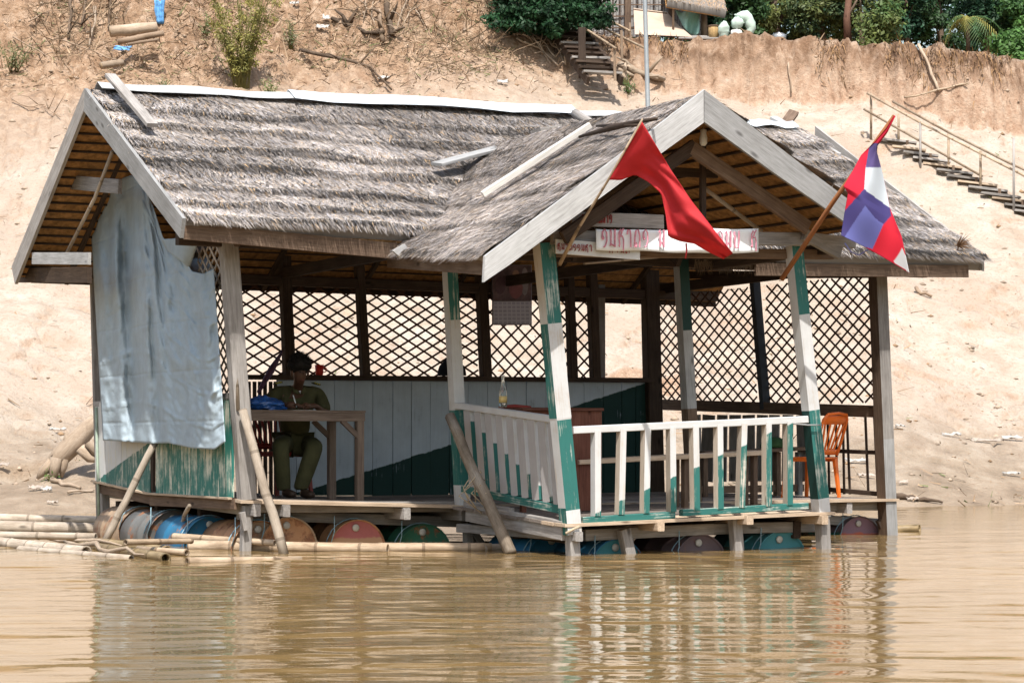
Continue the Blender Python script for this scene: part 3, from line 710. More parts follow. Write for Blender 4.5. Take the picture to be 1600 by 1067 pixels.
for a in (.1, 1.2, 2.4, 3.6, 4.8, 6.0, 7.2):
    board('rafter', H(a-.3, -.45, 2.78), H(a-.3, 2.02, 4.36), .05, .09, DARKW, hut); board('rafter', H(a-.3, 4.5, 2.74), H(a-.3, 2.02, 4.36), .05, .09, DARKW, hut)
# porch roof frame seen in the gable
board('tie_beam', hb(862, 371, -2.3), hb(1262, 374, -2.3), .06, .12, GREYW, hut); board('tie_beam', hb(838, 393, -2.12), hb(1300, 398, -2.12), .07, .09, BROWNW, hut)
board('sign_plank', hb(893, 342, -2.38), hb(1036, 347, -2.38), .03, .125, GREYW, hut, mitre=(0, .0))
board('rafter', hb(1080, 232, -2.45), hb(1262, 356, -2.45), .05, .13, BROWNW, hut); board('rafter', hb(1085, 228, -2.45), hb(880, 372, -2.45), .05, .12, DARKW, hut)
board('rafter', hb(1040, 250, -1.2), hb(1270, 380, -1.2), .05, .12, DARKW, hut); board('rafter', hb(1040, 252, -1.2), hb(850, 380, -1.2), .05, .12, DARKW, hut)
tube('roof_stick', [hb(1095, 290, -2.0), hb(1190, 362, -2.0)], .022, BAMG, hut, 6)
board('rafter_end', hb(1256, 366, -2.36), hb(1312, 396, -2.36), .05, .11, GREYW, hut); board('collar_beam', hb(1030, 268, -2.0), hb(1120, 272, -2.0), .04, .08, DARKW, hut)
board('king_post', hb(1098, 215, -2.2), hb(1098, 372, -2.2), .05, .05, DARKW, hut, W)
board('tie_beam', hb(1262, 372, -2.36), hb(1335, 380, -2.36), .05, .10, GREYW, hut)
board('eave_plate', H(PA0-.1, -2.25, 2.72), H(PA0-.1, -.1, 2.74), .07, .10, DARKW, hut); board('eave_plate', H(PA1, -2.25, 2.80), H(PA1, -.1, 2.78), .07, .10, DARKW, hut)
bamb_t = tube('roof_stick', [hb(912, 412, -1.4), hb(1030, 402, -1.4)], .012, BAMG, hut, 5)
fringe = []; ff = []
for i in range(420):     # straw hanging along the inner edge of the front thatch, right of the porch
    px = R.uniform(1085, 1318); p = hb(px, 405+R.uniform(0, 8), -.42); k = len(fringe)
    fringe += [p, p+U*.012, p+V((R.uniform(-.05, .05), R.uniform(-.03, .03), -R.uniform(.05, .15)))]; ff.append((k, k+1, k+2))
poly_mesh('hanging_straw', fringe, ff, plain('hanging_straw_brown', (.12, .085, .055), .95), hut)

# ---------------- back wall
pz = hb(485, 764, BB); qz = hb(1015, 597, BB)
BW = split_plane(pz, qz, 'sky_tinted_white_and_dark_green_boards', (.68, .79, .92), (.012, .055, .05), nrm=-W, wear=.5, under=(.30, .36, .44), rough=.7)  # white boards tinted blue: sky light of the shade put into the paint
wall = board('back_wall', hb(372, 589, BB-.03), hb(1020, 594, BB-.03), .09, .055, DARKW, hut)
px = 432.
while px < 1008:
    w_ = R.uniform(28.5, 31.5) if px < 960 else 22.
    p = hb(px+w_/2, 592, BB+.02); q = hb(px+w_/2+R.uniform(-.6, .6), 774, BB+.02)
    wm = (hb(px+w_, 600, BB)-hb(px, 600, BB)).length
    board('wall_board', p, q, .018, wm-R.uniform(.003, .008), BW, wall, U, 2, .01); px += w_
board('added_seam_blocker', hb(432, 684, BB+.07), hb(1010, 684, BB+.07), .012, 1.28, DARKW, wall)  # added dark board, keeps daylight out of the seams between wall boards
px = 378.
while px < 431:
    board('wall_slat', hb(px+3, 596, BB+.02), hb(px+3.5, 774, BB+.02), .018, .042, DARKW, wall, U, 2, .02); px += R.uniform(7.5, 9)
# ---------------- lattice
def lattice(P, Q, z0, z1, slope, sp, parent, nrm, mat=LATW, w=.022):
    """diagonal strips woven across the upright rectangle between foot points P and Q"""
    d = Q-P; L = d.length; d.normalize(); h = z1-z0
    for sgn, off in ((1, 0.), (-1, .012)):
        c = -h/slope + R.uniform(0, sp)
        while c < L:
            # line x = c + z/slope (sgn>0) or mirrored
            za = max(0, -c*slope); zb = min(h, (L-c)*slope)
            if zb-za > .04:
                xa, xb = c+za/slope, c+zb/slope
                if sgn < 0: xa, xb = L-xa, L-xb
                j = R.uniform(-.012, .012)
                p = P+d*(xa+j)+V((0, 0, z0+za))+nrm*off; q = P+d*(xb+j)+V((0, 0, z0+zb))+nrm*off
                board('lattice_strip', p, q, .008, w, mat, parent, d if False else (d.cross(nrm) if False else (q-p).cross(nrm)), 1, .0)
            c += sp*R.uniform(.9, 1.1)
def flat(p): return V((p.x, p.y, 0))
for x0, x1 in ((372, 444), (454, 562), (570, 748), (762, 886), (898, 922)):
    lattice(flat(hb(x0, 590, BB+.07)), flat(hb(x1, 590, BB+.07)), 1.70, 2.84, .58 if x0 < 700 else .92, .215 if x0 < 700 else .185, wall, W)
# ---------------- right end wall
rwall = board('end_wall', ha(1032, 632, 7.44), ha(1376, 643, 7.44), .06, .13, BROWNW, hut); board('end_rail', ha(1030, 430, 7.44), ha(1372, 428, 7.44), .05, .09, DARKW, rwall)
for x0, x1 in ((1030, 1182), (1196, 1372)):
    lattice(flat(ha(x0, 600, 7.5)), flat(ha(x1, 600, 7.5)), 1.43, 2.82, .68, .205, rwall, U)
px = 1078.
while px < 1262:
    w_ = R.uniform(15, 20); wm = (ha(px+w_, 700, 7.5)-ha(px, 700, 7.5)).length
    board('wall_slat', ha(px+w_/2, 648, 7.5), ha(px+w_/2+R.uniform(-4, 4), 752, 7.5), .016, wm-.012, GREYW, rwall, W, 2, .02); px += w_+R.uniform(1.5, 4.5)
for px in (1293, 1306, 1317, 1323, 1352, 1366):
    board('wall_slat', ha(px, 648, 7.5), ha(px+R.uniform(2, 7), 772, 7.5), .016, .03, DARKW, rwall, W, 2, .02)
board('end_rail', ha(1296, 704, 7.48), ha(1374, 707, 7.48), .03, .045, DARKW, rwall); board('end_rail', ha(1290, 764, 7.48), ha(1378, 772, 7.48), .03, .05, DARKW, rwall)
# ---------------- left end wall
gA = split_plane(ha(152, 751, -.03), ha(232, 693, -.03), 'white_and_green_wall_boards', nrm=-U, wear=.85, under=(.55, .53, .46))
gB = paint('peeling_green_wall_boards', (.03, .22, .19), wear=.92, under=(.62, .62, .52))
lwall = board('left_wall', H(-.02, BB, 1.40), H(-.02, .1, 1.42), .05, .06, GREYW, hut)
b = BB-.04
while b > .16:
    w_ = R.uniform(.15, .21); bc = b-w_/2
    zb_ = zdeck(0, bc)+.015
    if not (2.18 < bc < 2.30):
        board('wall_board', H(-.03-R.uniform(0, .008), bc, 1.40+R.uniform(-.02, .02)), H(-.03, bc, zb_), .02, w_-R.uniform(.004, .012), gA if bc > 2.25 else gB, lwall, W, 2, .015)
    b -= w_
board('wall_stud', H(-.02, 2.25, 1.4), H(-.02, 2.25, .5), .03, .07, DARKW, lwall, W)
board('wall_sill', H(-.05, BB, zdeck(0, BB)+.005), H(-.05, 2.3, zdeck(0, 2.3)+.005), .05, .02, TANW, lwall); board('wall_sill', H(-.055, 2.3, zdeck(0, 2.3)+.005), H(-.055, .1, zdeck(0, .1)+.005), .05, .02, TANW, lwall)
lattice(flat(H(0, 1.05, 0)), flat(H(0, .1, 0)), 1.45, 2.95, .85, .15, lwall, -U, BAMG, .024)
tube('tie_pole', [ha(362, 390, -.05), ha(366, 500, -.05), ha(372, 640, -.05)], .018, BAMG, hut, 6)
tube('corner_pole', [ha(150, 636, -.06), ha(155, 826, -.06)], .016, plain('green_grey_pole', (.26, .32, .26), .7), hut, 6)

# ---------------- porch railings
gR = split_plane(hb(950, 790, PB_), hb(1231, 662, PB_), 'white_over_green_balusters', nrm=-W, wear=.75, under=(.5, .46, .4))
BEIGE = wood('beige_bare_wood', ((.34, .28, .22), (.48, .41, .34), (.58, .52, .45)))
rail = board('porch_railing', hb(893, 672, PB_), hb(1262, 655, PB_), .075, .065, paint('worn_white_rail', C_WHITE, wear=.5, under=(.5, .46, .42)), hut)
board('bottom_rail', hb(908, 813, PB_), hb(1052, 804, PB_), .07, .06, P_GREEN, rail); board('bottom_rail', hb(1064, 801, PB_), hb(1260, 790, PB_), .07, .06, P_GREEN, rail)
for i, (x0, x1) in enumerate(((931, 931), (971, 968), (1009, 1007), (1048, 1049), (1084, 1086), (1122, 1123), (1160, 1156), (1198, 1198), (1231, 1231))):
    f = (x0-893)/369; yt_ = 674-17*f; yb_ = 808-21*f
    post2('baluster', hb(x0, yt_, PB_-.005), hb(x1, yb_, PB_-.005), .062, .075, [(1, gR)], [(1, BEIGE if i else P_WHITE)], rail)
gL = split_plane(ha(752, 672, PA0), ha(853, 766, PA0), 'white_over_green_side_balusters', nrm=-U, wear=.75, under=(.5, .46, .4))
GW = paint('greyed_white_boards', (.52, .50, .50), wear=.45, under=(.40, .35, .32))
rl2 = board('side_railing', ha(712, 633, PA0), ha(872, 656, PA0), .07, .06, P_WHITE, hut)
board('bottom_rail', ha(724, 763, PA0), ha(884, 797, PA0), .05, .075, P_GREEN, rl2)
for i in range(9):
    x0 = 732+i*16.6; x1 = 741+i*16.6; f = i/8.6
    post2('baluster', ha(x0, 640+20*f, PA0), ha(x1, 762+28*f, PA0), .045, .125, [(1, gL)], [(1, GW)], rl2)
tube('rope_tie', [hb(884, 833, PB_-.09), hb(897, 826, PB_-.09), hb(906, 822, PB_-.09)], .012, ROPE, hut, 6)
tube('rope_tie', [hb(1240, 662, PB_-.1), hb(1262, 664, PB_-.1), hb(1284, 664, PB_-.1)], .008, PALEW, hut, 5)
# ------------------------------------------------------------------ drums that float the hut
def drum_mat(name, c, rust=.5, band=None):
    m, nt, bs = nodes_of(name); v = rnd_shift(nt, coords(nt))
    n = noise(nt, v, 4.5, 6, .7); n2 = noise(nt, v, 16, 5, .7)
    col = mix(nt, n2, c, tuple(x*.7 for x in c))
    if band:
        sx = nd(nt, 'ShaderNodeSeparateXYZ'); lk(nt, coords(nt), sx.inputs[0])
        k = nd(nt, 'ShaderNodeMapRange'); lk(nt, mth(nt, 'ADD', sx.outputs[2], mth(nt, 'MULTIPLY', mth(nt, 'SUBTRACT', n, .5), .12)), k.inputs[0]); k.inputs[1].default_value = .10; k.inputs[2].default_value = .12
        col = mix(nt, k.outputs[0], band, col)
    r = nd(nt, 'ShaderNodeMapRange'); lk(nt, n, r.inputs[0]); r.inputs[1].default_value = .66-.25*rust; r.inputs[2].default_value = .72-.22*rust
    col = mix(nt, r.outputs[0], col, ramp(nt, n2, [(.3, (.07, .03, .018)), (.55, (.24, .10, .045)), (.75, (.38, .21, .11))]))
    lk(nt, col, bs.inputs['Base Color']); bs.inputs['Roughness'].default_value = .6; bump(nt, bs, n2, .25, .008); MATS[name] = m; return m
def drum(p, axis, mat_end, mat_body, label, r=.292, L=.87, string=True):
    """p = top of the near rim"""
    root = thing('oil_drum', p-V((0, 0, r)), label, 'drum', 'drums under the floating hut')
    ax = V(axis).normalized(); c = p-V((0, 0, r)); y = V((0, 0, 1)).cross(ax).normalized()
    mw = Matrix((y, ax, V((0, 0, 1)))).transposed().to_4x4(); mw.translation = c
    def ring(prof, name, mat):
        n = 28; vs, fs = [], []
        for rr, d in prof:
            for j in range(n): t = 2*math.pi*j/n; vs.append((rr*math.cos(t), d, rr*math.sin(t)))
        for i in range(len(prof)-1):
            for j in range(n): fs.append((i*n+j, (i+1)*n+j, (i+1)*n+(j+1) % n, i*n+(j+1) % n))
        if name == 'end_plate': fs.append(tuple(range((len(prof)-1)*n, len(prof)*n)))
        me = mesh_of(name, vs, fs, True, [mat]); bm = bmesh.new(); bm.from_mesh(me); bmesh.ops.recalc_face_normals(bm, faces=bm.faces); bm.to_mesh(me); bm.free()
        return put(name, me, root, mw)
    ring([(r*.965, .02), (r*.97, L*.31), (r, L*.325), (r, L*.345), (r*.97, L*.36), (r*.97, L*.64), (r, L*.655), (r, L*.675), (r*.97, L*.69), (r*.965, L-.02), (r*.5, L-.02), (.01, L-.02)], 'body', mat_body)
    ring([(r*.95, .022), (r*.985, .0), (r, .004), (r, .02), (r*.97, .03)], 'rim', mat_body)
    e = ring([(r*.955, .024), (r*.93, .03), (r*.5, .024), (.02, .022)], 'end_plate', mat_end)
    lathe('bung', [(.036, 0), (.036, .012), (.026, .02), (.0, .021)], plain('bung_steel', (.42, .40, .36), .5), root, (0, 0, 0), 10, mw @ Matrix.Translation((.02, .022, r*.72)) @ Matrix.Rotation(math.pi/2, 4, 'X'))
    if string:
        f = lambda t, d, k=1.02: mw @ V((r*k*math.cos(t), d, r*k*math.sin(t)))
        tube('string', [f(math.radians(q), .10) for q in range(12, 170, 14)], .006, WIRE, root, 4)
        tube('string', [f(math.radians(12), -.01), f(math.radians(35), -.02, 1.08), mw @ V((r*.9, -.03, r*1.12))], .005, WIRE, root, 4)
    return root
D_RUST = drum_mat('rusty_orange_drum', (.42, .22, .11), .55); D_RED = drum_mat('faded_red_drum', (.40, .12, .12), .45, (.40, .24, .14))
D_GRN = drum_mat('green_drum', (.03, .14, .085), .4, (.42, .42, .33)); D_BLU = drum_mat('blue_drum', (.02, .15, .29), .36); D_TEAL = drum_mat('teal_drum', (.06, .25, .29), .2, (.16, .30, .27))
D_PUR = drum_mat('purple_grey_drum', (.15, .105, .115), .35, (.03, .12, .08)); D_PNK = drum_mat('dull_mauve_drum', (.24, .14, .18), .2, (.42, .10, .05)); D_TAN = drum_mat('tan_brown_drum', (.34, .24, .16), .5); D_GRY = drum_mat('grey_drum', (.15, .15, .145), .5)
drum(hb(452, 807, .13), W, D_RUST, D_TAN, 'rusty orange oil drum under the seated officer\'s floor, left of the faded red drum')
drum(hb(560, 811, .13), W, D_RED, D_RUST, 'faded red oil drum end between the rusty drum and the green drum')
drum(hb(664, 818, .13), W, D_GRN, D_GRN, 'green and cream oil drum end nearest the slanting bark pole')
drum(H(.27, .16, .27), W, D_TAN, D_RUST, 'tan rust-stained drum behind the grey corner leg')
drum(H(.13, 1.02, .29), W, D_BLU, D_BLU, 'bright blue drum under the green left end wall')
drum(H(.10, 1.95, .32), W, D_GRY, D_GRY, 'dark grey drum under the left end wall, behind the blue drum')
drum(H(.14, 2.92, .33), W, D_TAN, D_TAN, 'brown drum under the back corner of the left end wall')
drum(hb(866, 831, -1.25), W, D_BLU, D_BLU, 'blue drum half sunk behind the front left porch post foot')
drum(hb(966, 841, -1.98), W, D_TEAL, D_BLU, 'light teal drum floating low beside the front left porch post')
drum(hb(1096, 834, -1.98), W, D_PUR, D_PUR, 'dull purple and green drum under the middle of the porch')
drum(hb(1222, 829, -1.98), W, D_TEAL, D_TEAL, 'dark teal drum beside the front right porch post')
drum(hb(1345, 806, .16), W, D_PNK, D_PUR, 'mauve drum with orange edge under the right end of the hut')

# ------------------------------------------------------------------ bamboo afloat and leaning props
def bamboo(p, q, r, label, mat=BAMB, group='bamboo poles floating by the hut', hollow=True, r1=None):
    o = tube('bamboo_pole', [p, q], [r, r1 or r*.85], mat, None, 10, nodes=.42, hollow=hollow); tag(o, label, 'bamboo', group); return o
def wp(px, py, z=.02): return gz(px, py, z)
bamboo(at(-60, 808, 25.6), at(163, 813, 25.2), .055, 'upper thick pale bamboo pole reaching the hut\'s left back corner', BAMG)
bamboo(at(-60, 822, 24.9), at(160, 826, 24.7), .075, 'fattest pale bamboo pole at the far left, just below the upper one', BAMG)
bamboo(wp(296, 853, .03), wp(606, 857, .03), .058, 'long pale bamboo pole floating in front of the red drum')
bamboo(wp(590, 856, .03), wp(768, 855, .03), .05, 'bamboo pole floating in front of the green drum', BAMB)
bamboo(wp(755, 857, .02), wp(815, 853, .02), .04, 'short grey bamboo end by the foot of the bark pole', BAMG)
bamboo(wp(271, 838, .1), wp(430, 848, .08), .035, 'thin bamboo pole lying above the long floating one', BAMB)
bamboo(wp(292, 877, .01), wp(470, 874, -.01), .035, 'low wet bamboo pole at the front of the raft corner', BAMB)
bamboo(wp(261, 860, .03), wp(150, 846, .05), .045, 'greenish bamboo stub with dark open end, upper of two', BAMW)
bamboo(wp(259, 872, .02), wp(120, 850, .02), .048, 'greenish bamboo stub with dark open end, lower of two', BAMW)
bamboo(wp(292, 863, .03), wp(215, 857, .04), .03, 'short thin bamboo piece wedged between the open stubs and the long pole', BAMB)
bamboo(wp(196, 847, .12), wp(300, 845, .1), .028, 'thin pale bamboo crosspiece tied over the raft corner', BAMB)
bamboo(wp(-60, 842, .03), wp(135, 862, .02), .06, 'sloping bleached bamboo pole in the water at lower left', BAMG)
bamboo(wp(30, 858, .0), wp(205, 872, .0), .035, 'half sunk bamboo pole lowest at the left', BAMG)
bamboo(wp(-60, 835, .1), wp(150, 838, .1), .04, 'bleached bamboo pole above the sloping one at left', BAMG)
bamboo(at(1385, 829, 25.2), at(1437, 825, 25.0), .055, 'nearer dark bamboo end jutting out right of the hut', BAMW, 'bamboo ends right of the hut')
bamboo(at(1400, 833, 25.9), at(1487, 830, 25.9), .04, 'farther and longer dark bamboo end right of the hut', BAMW, 'bamboo ends right of the hut')
def prop(p, q, r, label, mat, wobble=.006):
    o = tube('leaning_pole', wob(p, q, 7, wobble, R.randint(0, 99)), [r, r*1.15], mat, None, 9); return tag(o, label, 'pole', 'poles leaning on the hut')
prop(ha(243, 690, -.2), wp(163, 848, .02), .034, 'pale pole leaning against the bottom of the silver tarpaulin', BAMG)
prop(hb(379, 640, -.14), wp(444, 868, -.02), .04, 'pale pole leaning on the grey front corner post', BAMG)
bp = prop(ha(703, 650, 2.0), ha(798, 864, 1.96), .05, 'dark knotty bark pole leaning beside the porch side railing', wood('flaking_bark', ((.07, .05, .035), (.27, .22, .17), (.46, .42, .37)), stretch=3))
pk = [ha(703, 650, 2.0).lerp(ha(798, 864, 1.96), .42+.02*i) + V((.06*math.cos(i*2.2), .06*math.sin(i*2.2), 0)) for i in range(9)]
tube('lashing', pk, .012, ROPE, bp, 5)
for i in range(5): tube('lashing', [pk[i], pk[i]+V((-.06-.02*i, -.02, -.12)), pk[i]+V((-.05+.03*i, -.02, -.28))], .007, ROPE, bp, 4)
prop(ha(296, 790, -.22), wp(273, 842, .02), .02, 'short pole slanting in front of the bright blue drum', BAMG)
ROOT0 = wood('bleached_root0', ((.20, .145, .10), (.36, .28, .21), (.50, .41, .33)), stretch=4)
# tangle of bleached roots and rope at the raft corner
for i, (x0, y0, x1, y1) in enumerate(((60, 836, 190, 852), (100, 845, 225, 866))):
    o = tube('driftwood_root', wob(wp(x0, y0, .08), wp(x1, y1, .05), 8, .018, i+3), [.01, .022, .018, .026, .017, .022, .016, .013, .007], ROOT0, None, 6)
    tag(o, ['crooked bleached root nearest the two long bamboos', 'crooked bleached root beside the open bamboo stubs', 'crooked bleached root below the brown drum', 'crooked bleached root farthest to the left in the water'][i], 'root', 'bleached roots in the raft corner')

# ------------------------------------------------------------------ tarpaulin on the left end
def tarp_mat():
    m, nt, bs = nodes_of('silver_blue_tarpaulin'); v = coords(nt)
    n = noise(nt, v, 6, 5, .6); cr = nd(nt, 'ShaderNodeTexVoronoi', feature='DISTANCE_TO_EDGE'); cr.inputs['Scale'].default_value = 7
    lk(nt, mapping(nt, v, (1, 1, .8)), cr.inputs['Vector'])
    c = ramp(nt, n, [(.3, (.30, .36, .41)), (.5, (.335, .405, .46)), (.7, (.37, .45, .51))])
    lk(nt, c, bs.inputs['Base Color']); bs.inputs['Roughness'].default_value = .72; bs.inputs['Specular IOR Level'].default_value = .25
    sx = nd(nt, 'ShaderNodeSeparateXYZ'); lk(nt, wpos(nt), sx.inputs[0])
    pp = lambda o_, k_: mth(nt, 'ABSOLUTE', mth(nt, 'SUBTRACT', mth(nt, 'FRACT', mth(nt, 'MULTIPLY', o_, k_)), .5))
    gl = mth(nt, 'MINIMUM', mth(nt, 'MINIMUM', pp(sx.outputs[2], 2.1), pp(sx.outputs[1], 1.7)), .05)
    w = mth(nt, 'ADD', mth(nt, 'ADD', mth(nt, 'MULTIPLY', cr.outputs[0], .6), noise(nt, v, 9, 6, .7, 1.2)), mth(nt, 'MULTIPLY', gl, 12.0)); bump(nt, bs, w, .5, .012)
    t = nd(nt, 'ShaderNodeBsdfTranslucent'); t.inputs[0].default_value = (.35, .45, .55, 1); ms = nd(nt, 'ShaderNodeMixShader'); ms.inputs[0].default_value = .06
    lk(nt, bs.outputs[0], ms.inputs[1]); lk(nt, t.outputs[0], ms.inputs[2]); lk(nt, ms.outputs[0], nt.nodes['Material Output'].inputs[0]); return m
TARP = tarp_mat()
def polyline(pts, us):
    p = np.array(pts, float); k = (p[:, 0]-p[0, 0])/(p[-1, 0]-p[0, 0]) if False else np.linspace(0, 1, len(p))
    d = np.concatenate([[0], np.cumsum(np.hypot(*(p[1:]-p[:-1]).T))]); d /= d[-1]
    return np.stack([np.interp(us, d, p[:, 0]), np.interp(us, d, p[:, 1])], -1)
def sheet(top, bot, nu, nv, place, ubyx=False):
    us = np.linspace(0, 1, nu+1)
    if ubyx:
        T = np.array(top, float); B = np.array(bot, float)
        xs = T[0, 0]+(T[-1, 0]-T[0, 0])*us; tp = np.stack([xs, np.interp(xs, T[:, 0], T[:, 1])], -1)
        xs = B[0, 0]+(B[-1, 0]-B[0, 0])*us; bp_ = np.stack([xs, np.interp(xs, B[:, 0], B[:, 1])], -1)
    else: tp, bp_ = polyline(top, us), polyline(bot, us)
    vs, fs, px = [], [], []
    for j in range(nv+1):
        f = j/nv
        for i in range(nu+1):
            x, y = tp[i]*(1-f)+bp_[i]*f; vs.append(place(x, y, us[i], f)); px.append((x, y))
    for j in range(nv):
        for i in range(nu): k = j*(nu+1)+i; fs.append((k, k+1, k+nu+2, k+nu+1))
    return vs, fs, px
FOLDS = [(.10, .02, .05, .05), (.19, .17, .07, .035), (.36, .33, .06, .03), (.42, .40, .085, .03), (.47, .52, .075, .035), (.55, .66, .05, .05), (.72, .78, .035, .06), (.28, .26, -.03, .05), (.90, .92, .04, .04)]
def tplace(x, y, u, f):
    d = .10+.05*f
    for (u0, u1, A, w_) in FOLDS:
        uu = u0+(u1-u0)*f; d += A*math.exp(-((u-uu)/(w_*(1+.6*f)))**2)*(.5+.6*math.sin(min(1, f*1.25)*math.pi*.85))
    rdg = lambda x, y, s: (1-2*abs(mnoise.noise(V((x, y, s)))))
    d += .028*rdg(u*7+f*1.2, f*2.2, .3)*min(1, f*3) + .014*rdg(u*13-f*2, f*7, 2.1) + .007*rdg(u*22, f*24, 4.7) + .006*(1 if abs((f*5.2+.08*math.sin(u*5)) % 1-.5) < .035 else 0)
    return ha(x, y, -d)
TT = [(140, 322), (150, 316), (162, 310), (178, 292), (190, 279), (205, 274), (222, 282), (240, 325), (255, 372), (274, 390), (290, 408), (300, 424), (318, 428), (334, 420)]
TB = [(161, 688), (200, 690), (235, 693), (262, 692), (300, 700), (335, 702), (352, 690)]
vs, fs, _ = sheet(TT, TB, 90, 110, tplace, True)
tarp = thing('tarpaulin', ha(250, 690, -.1), 'wrinkled silver-blue tarpaulin hung over the left end of the hut', 'tarpaulin')
def solid(name, vs, fs, mat, parent, th, origin=None, **k):
    o = poly_mesh(name, vs, fs, mat, parent, True, origin, **k); md = o.modifiers.new('thickness', 'SOLIDIFY'); md.thickness = th; md.offset = 0; return o
solid('sheet', vs, fs, TARP, tarp, .004)
vs, fs, _ = sheet([(252, 374), (282, 372), (312, 373)], [(262, 392), (288, 412), (296, 420)], 14, 10, lambda x, y, u, f: ha(x, y, -.2-.05*math.sin(u*3.1)+.1*u))
solid('folded_corner', vs, fs, TARP, tarp, .004)
vs, fs, _ = sheet([(296, 418), (292, 402), (306, 384), (322, 398), (336, 421)], [(300, 425), (306, 428), (316, 430), (326, 427), (336, 423)], 14, 6, lambda x, y, u, f: ha(x, y, .05+.25*math.sin(u*3.1)*(1-f)))
solid('pocket', vs, fs, TARP, tarp, .004)

# ------------------------------------------------------------------ flags
def fabric(name, col=None, transl=.25):
    if col is None: return vcol(name, .8, 0, transl=transl)
    m, nt, bs = nodes_of(name); v = coords(nt); n = noise(nt, v, 6, 4)
    c = mix(nt, noise(nt, v, 2.2, 5, .65), tuple(x*.62 for x in col), tuple(min(1, x*1.15+.012) for x in col)); lk(nt, c, bs.inputs['Base Color']); bs.inputs['Roughness'].default_value = .75
    bump(nt, bs, noise(nt, v, 300, 2), .15, .002)
    t = nd(nt, 'ShaderNodeBsdfTranslucent'); lk(nt, c, t.inputs[0]); ms = nd(nt, 'ShaderNodeMixShader'); ms.inputs[0].default_value = transl
    lk(nt, bs.outputs[0], ms.inputs[1]); lk(nt, t.outputs[0], ms.inputs[2]); lk(nt, ms.outputs[0], nt.nodes['Material Output'].inputs[0]); return m
rf = thing('red_flag', at(875, 410, 19.35), 'plain red flag drooping from a thin bamboo stick on the porch', 'flag', 'flags on the porch')
tube('pole', [at(874, 414, 19.42), at(905, 355, 19.2), at(950, 282, 18.9), at(1004, 186, 18.6)], [.018, .014, .011, .008], BAMB, rf, 7)
def rplace(x, y, u, f):
    # u runs down the hoist, f along the fly
    Y = 18.86-.25*(1-u)+.02 + .10*math.sin(f*5.2+u*2.4)*f + .05*math.sin(u*9+f*3)*f + .05*mnoise.noise(V((u*3+f*7, f*2.5-u*3, .5)))*min(1, f*3)
    return at(x, y, Y)
vs, fs, _ = sheet([(1003, 190), (990, 212), (970, 248), (952, 281)], [(1145, 396), (1140, 400), (1132, 405)], 24, 40, lambda x, y, u, f: V((x, y, 0)))
topE = polyline([(1003, 190), (1022, 222), (1048, 265), (1080, 313), (1115, 358), (1145, 396)], np.linspace(0, 1, 41)); botE = polyline([(952, 281), (970, 282), (992, 273), (1014, 285), (1033, 303), (1040, 335), (1044, 370), (1062, 377), (1085, 381), (1105, 393), (1130, 405)], np.linspace(0, 1, 41))
vs, fs = [], []
for j in range(41):
    f = j/40
    for i in range(25): u = i/24; x, y = topE[j]*(1-u)+botE[j]*u; vs.append(rplace(x, y, u, f))
for j in range(40):
    for i in range(24): k = j*25+i; fs.append((k, k+1, k+26, k+25))
solid('cloth', vs, fs, fabric('red_flag_cloth', (.62, .02, .03), .4), rf, .002)
tube('loose_thread', [at(1072, 380, 18.86), at(1073, 392, 18.86), at(1071, 404, 18.86)], .007, MATS.get('x') or plain('red_thread', (.5, .03, .04)), rf, 4)
nf = thing('striped_flag', at(1222, 436, 20.3), 'faded red, blue and white flag folded on a brown stick at the porch corner', 'flag', 'flags on the porch')
tube('pole', [at(1221, 437, 20.32), at(1300, 318, 19.95), at(1397, 181, 19.5)], [.024, .022, .016], wood('red_brown_stick', ((.16, .06, .025), (.27, .11, .045), (.36, .16, .07))), nf, 7)
LP = polyline([(1397, 180), (1385, 200), (1368, 220), (1345, 243), (1332, 268), (1318, 291), (1325, 302), (1320, 330), (1314, 368)], np.linspace(0, 1, 161)); RP = polyline([(1399, 182), (1386, 208), (1371, 228), (1370, 238), (1380, 275), (1391, 326), (1409, 370), (1421, 427)], np.linspace(0, 1, 161))
def inpoly(x, y, P):
    c = False; j = len(P)-1
    for i in range(len(P)):
        if (P[i][1] > y) != (P[j][1] > y) and x < (P[j][0]-P[i][0])*(y-P[i][1])/(P[j][1]-P[i][1])+P[i][0]: c = not c
        j = i
    return c
REG = [([(1353, 260), (1376, 256), (1391, 327), (1350, 297)], (.50, .54, .58)), ([(1350, 296), (1391, 326), (1393, 341), (1380, 351), (1363, 389), (1300, 376), (1316, 334)], (.06, .05, .17)), ([(1316, 376), (1342, 336), (1352, 322), (1368, 342), (1381, 351), (1363, 389)], (.13, .14, .38)),  # darker and lighter blue paint the shading of a fold into the cloth
       ([(1392, 338), (1412, 390), (1398, 409), (1363, 390), (1380, 351)], (.55, .02, .04)), ([(1410, 388), (1430, 432), (1396, 409)], (.56, .57, .58)), ([(1359, 224), (1375, 224), (1377, 262), (1353, 262)], (.10, .075, .20))]
vs, fs, cl = [], [], []; NI = 110
for j in range(161):
    f = j/160
    for i in range(NI+1):
        u = i/NI; x, y = LP[j]*(1-u)+RP[j]*u
        if f > .86: y += (f-.86)*(-60)*math.sin(u*math.pi)*.25
        Y = 19.52+.28*f*(1-f)-.02 + .07*math.sin(u*6.0+f*4)*min(1, f*2) + .05*math.sin((x-y)*.035)
        vs.append(at(x, y, Y)); c = (.52, .02, .045)
        for P_, cc in REG:
            if inpoly(x, y, P_): c = cc
        cl.append(c)
for j in range(160):
    for i in range(NI): k = j*(NI+1)+i; fs.append((k, k+1, k+NI+2, k+NI+1))
o = V(vs[0]); me = np_mesh('cloth', np.array([v-o for v in vs]), np.array(fs), mat=fabric('dyed_fold_shaded_cloth'), smooth=True, colors=np.array(cl))
put('cloth', me, nf, Matrix.Translation(o)).modifiers.new('thickness', 'SOLIDIFY').thickness = .002
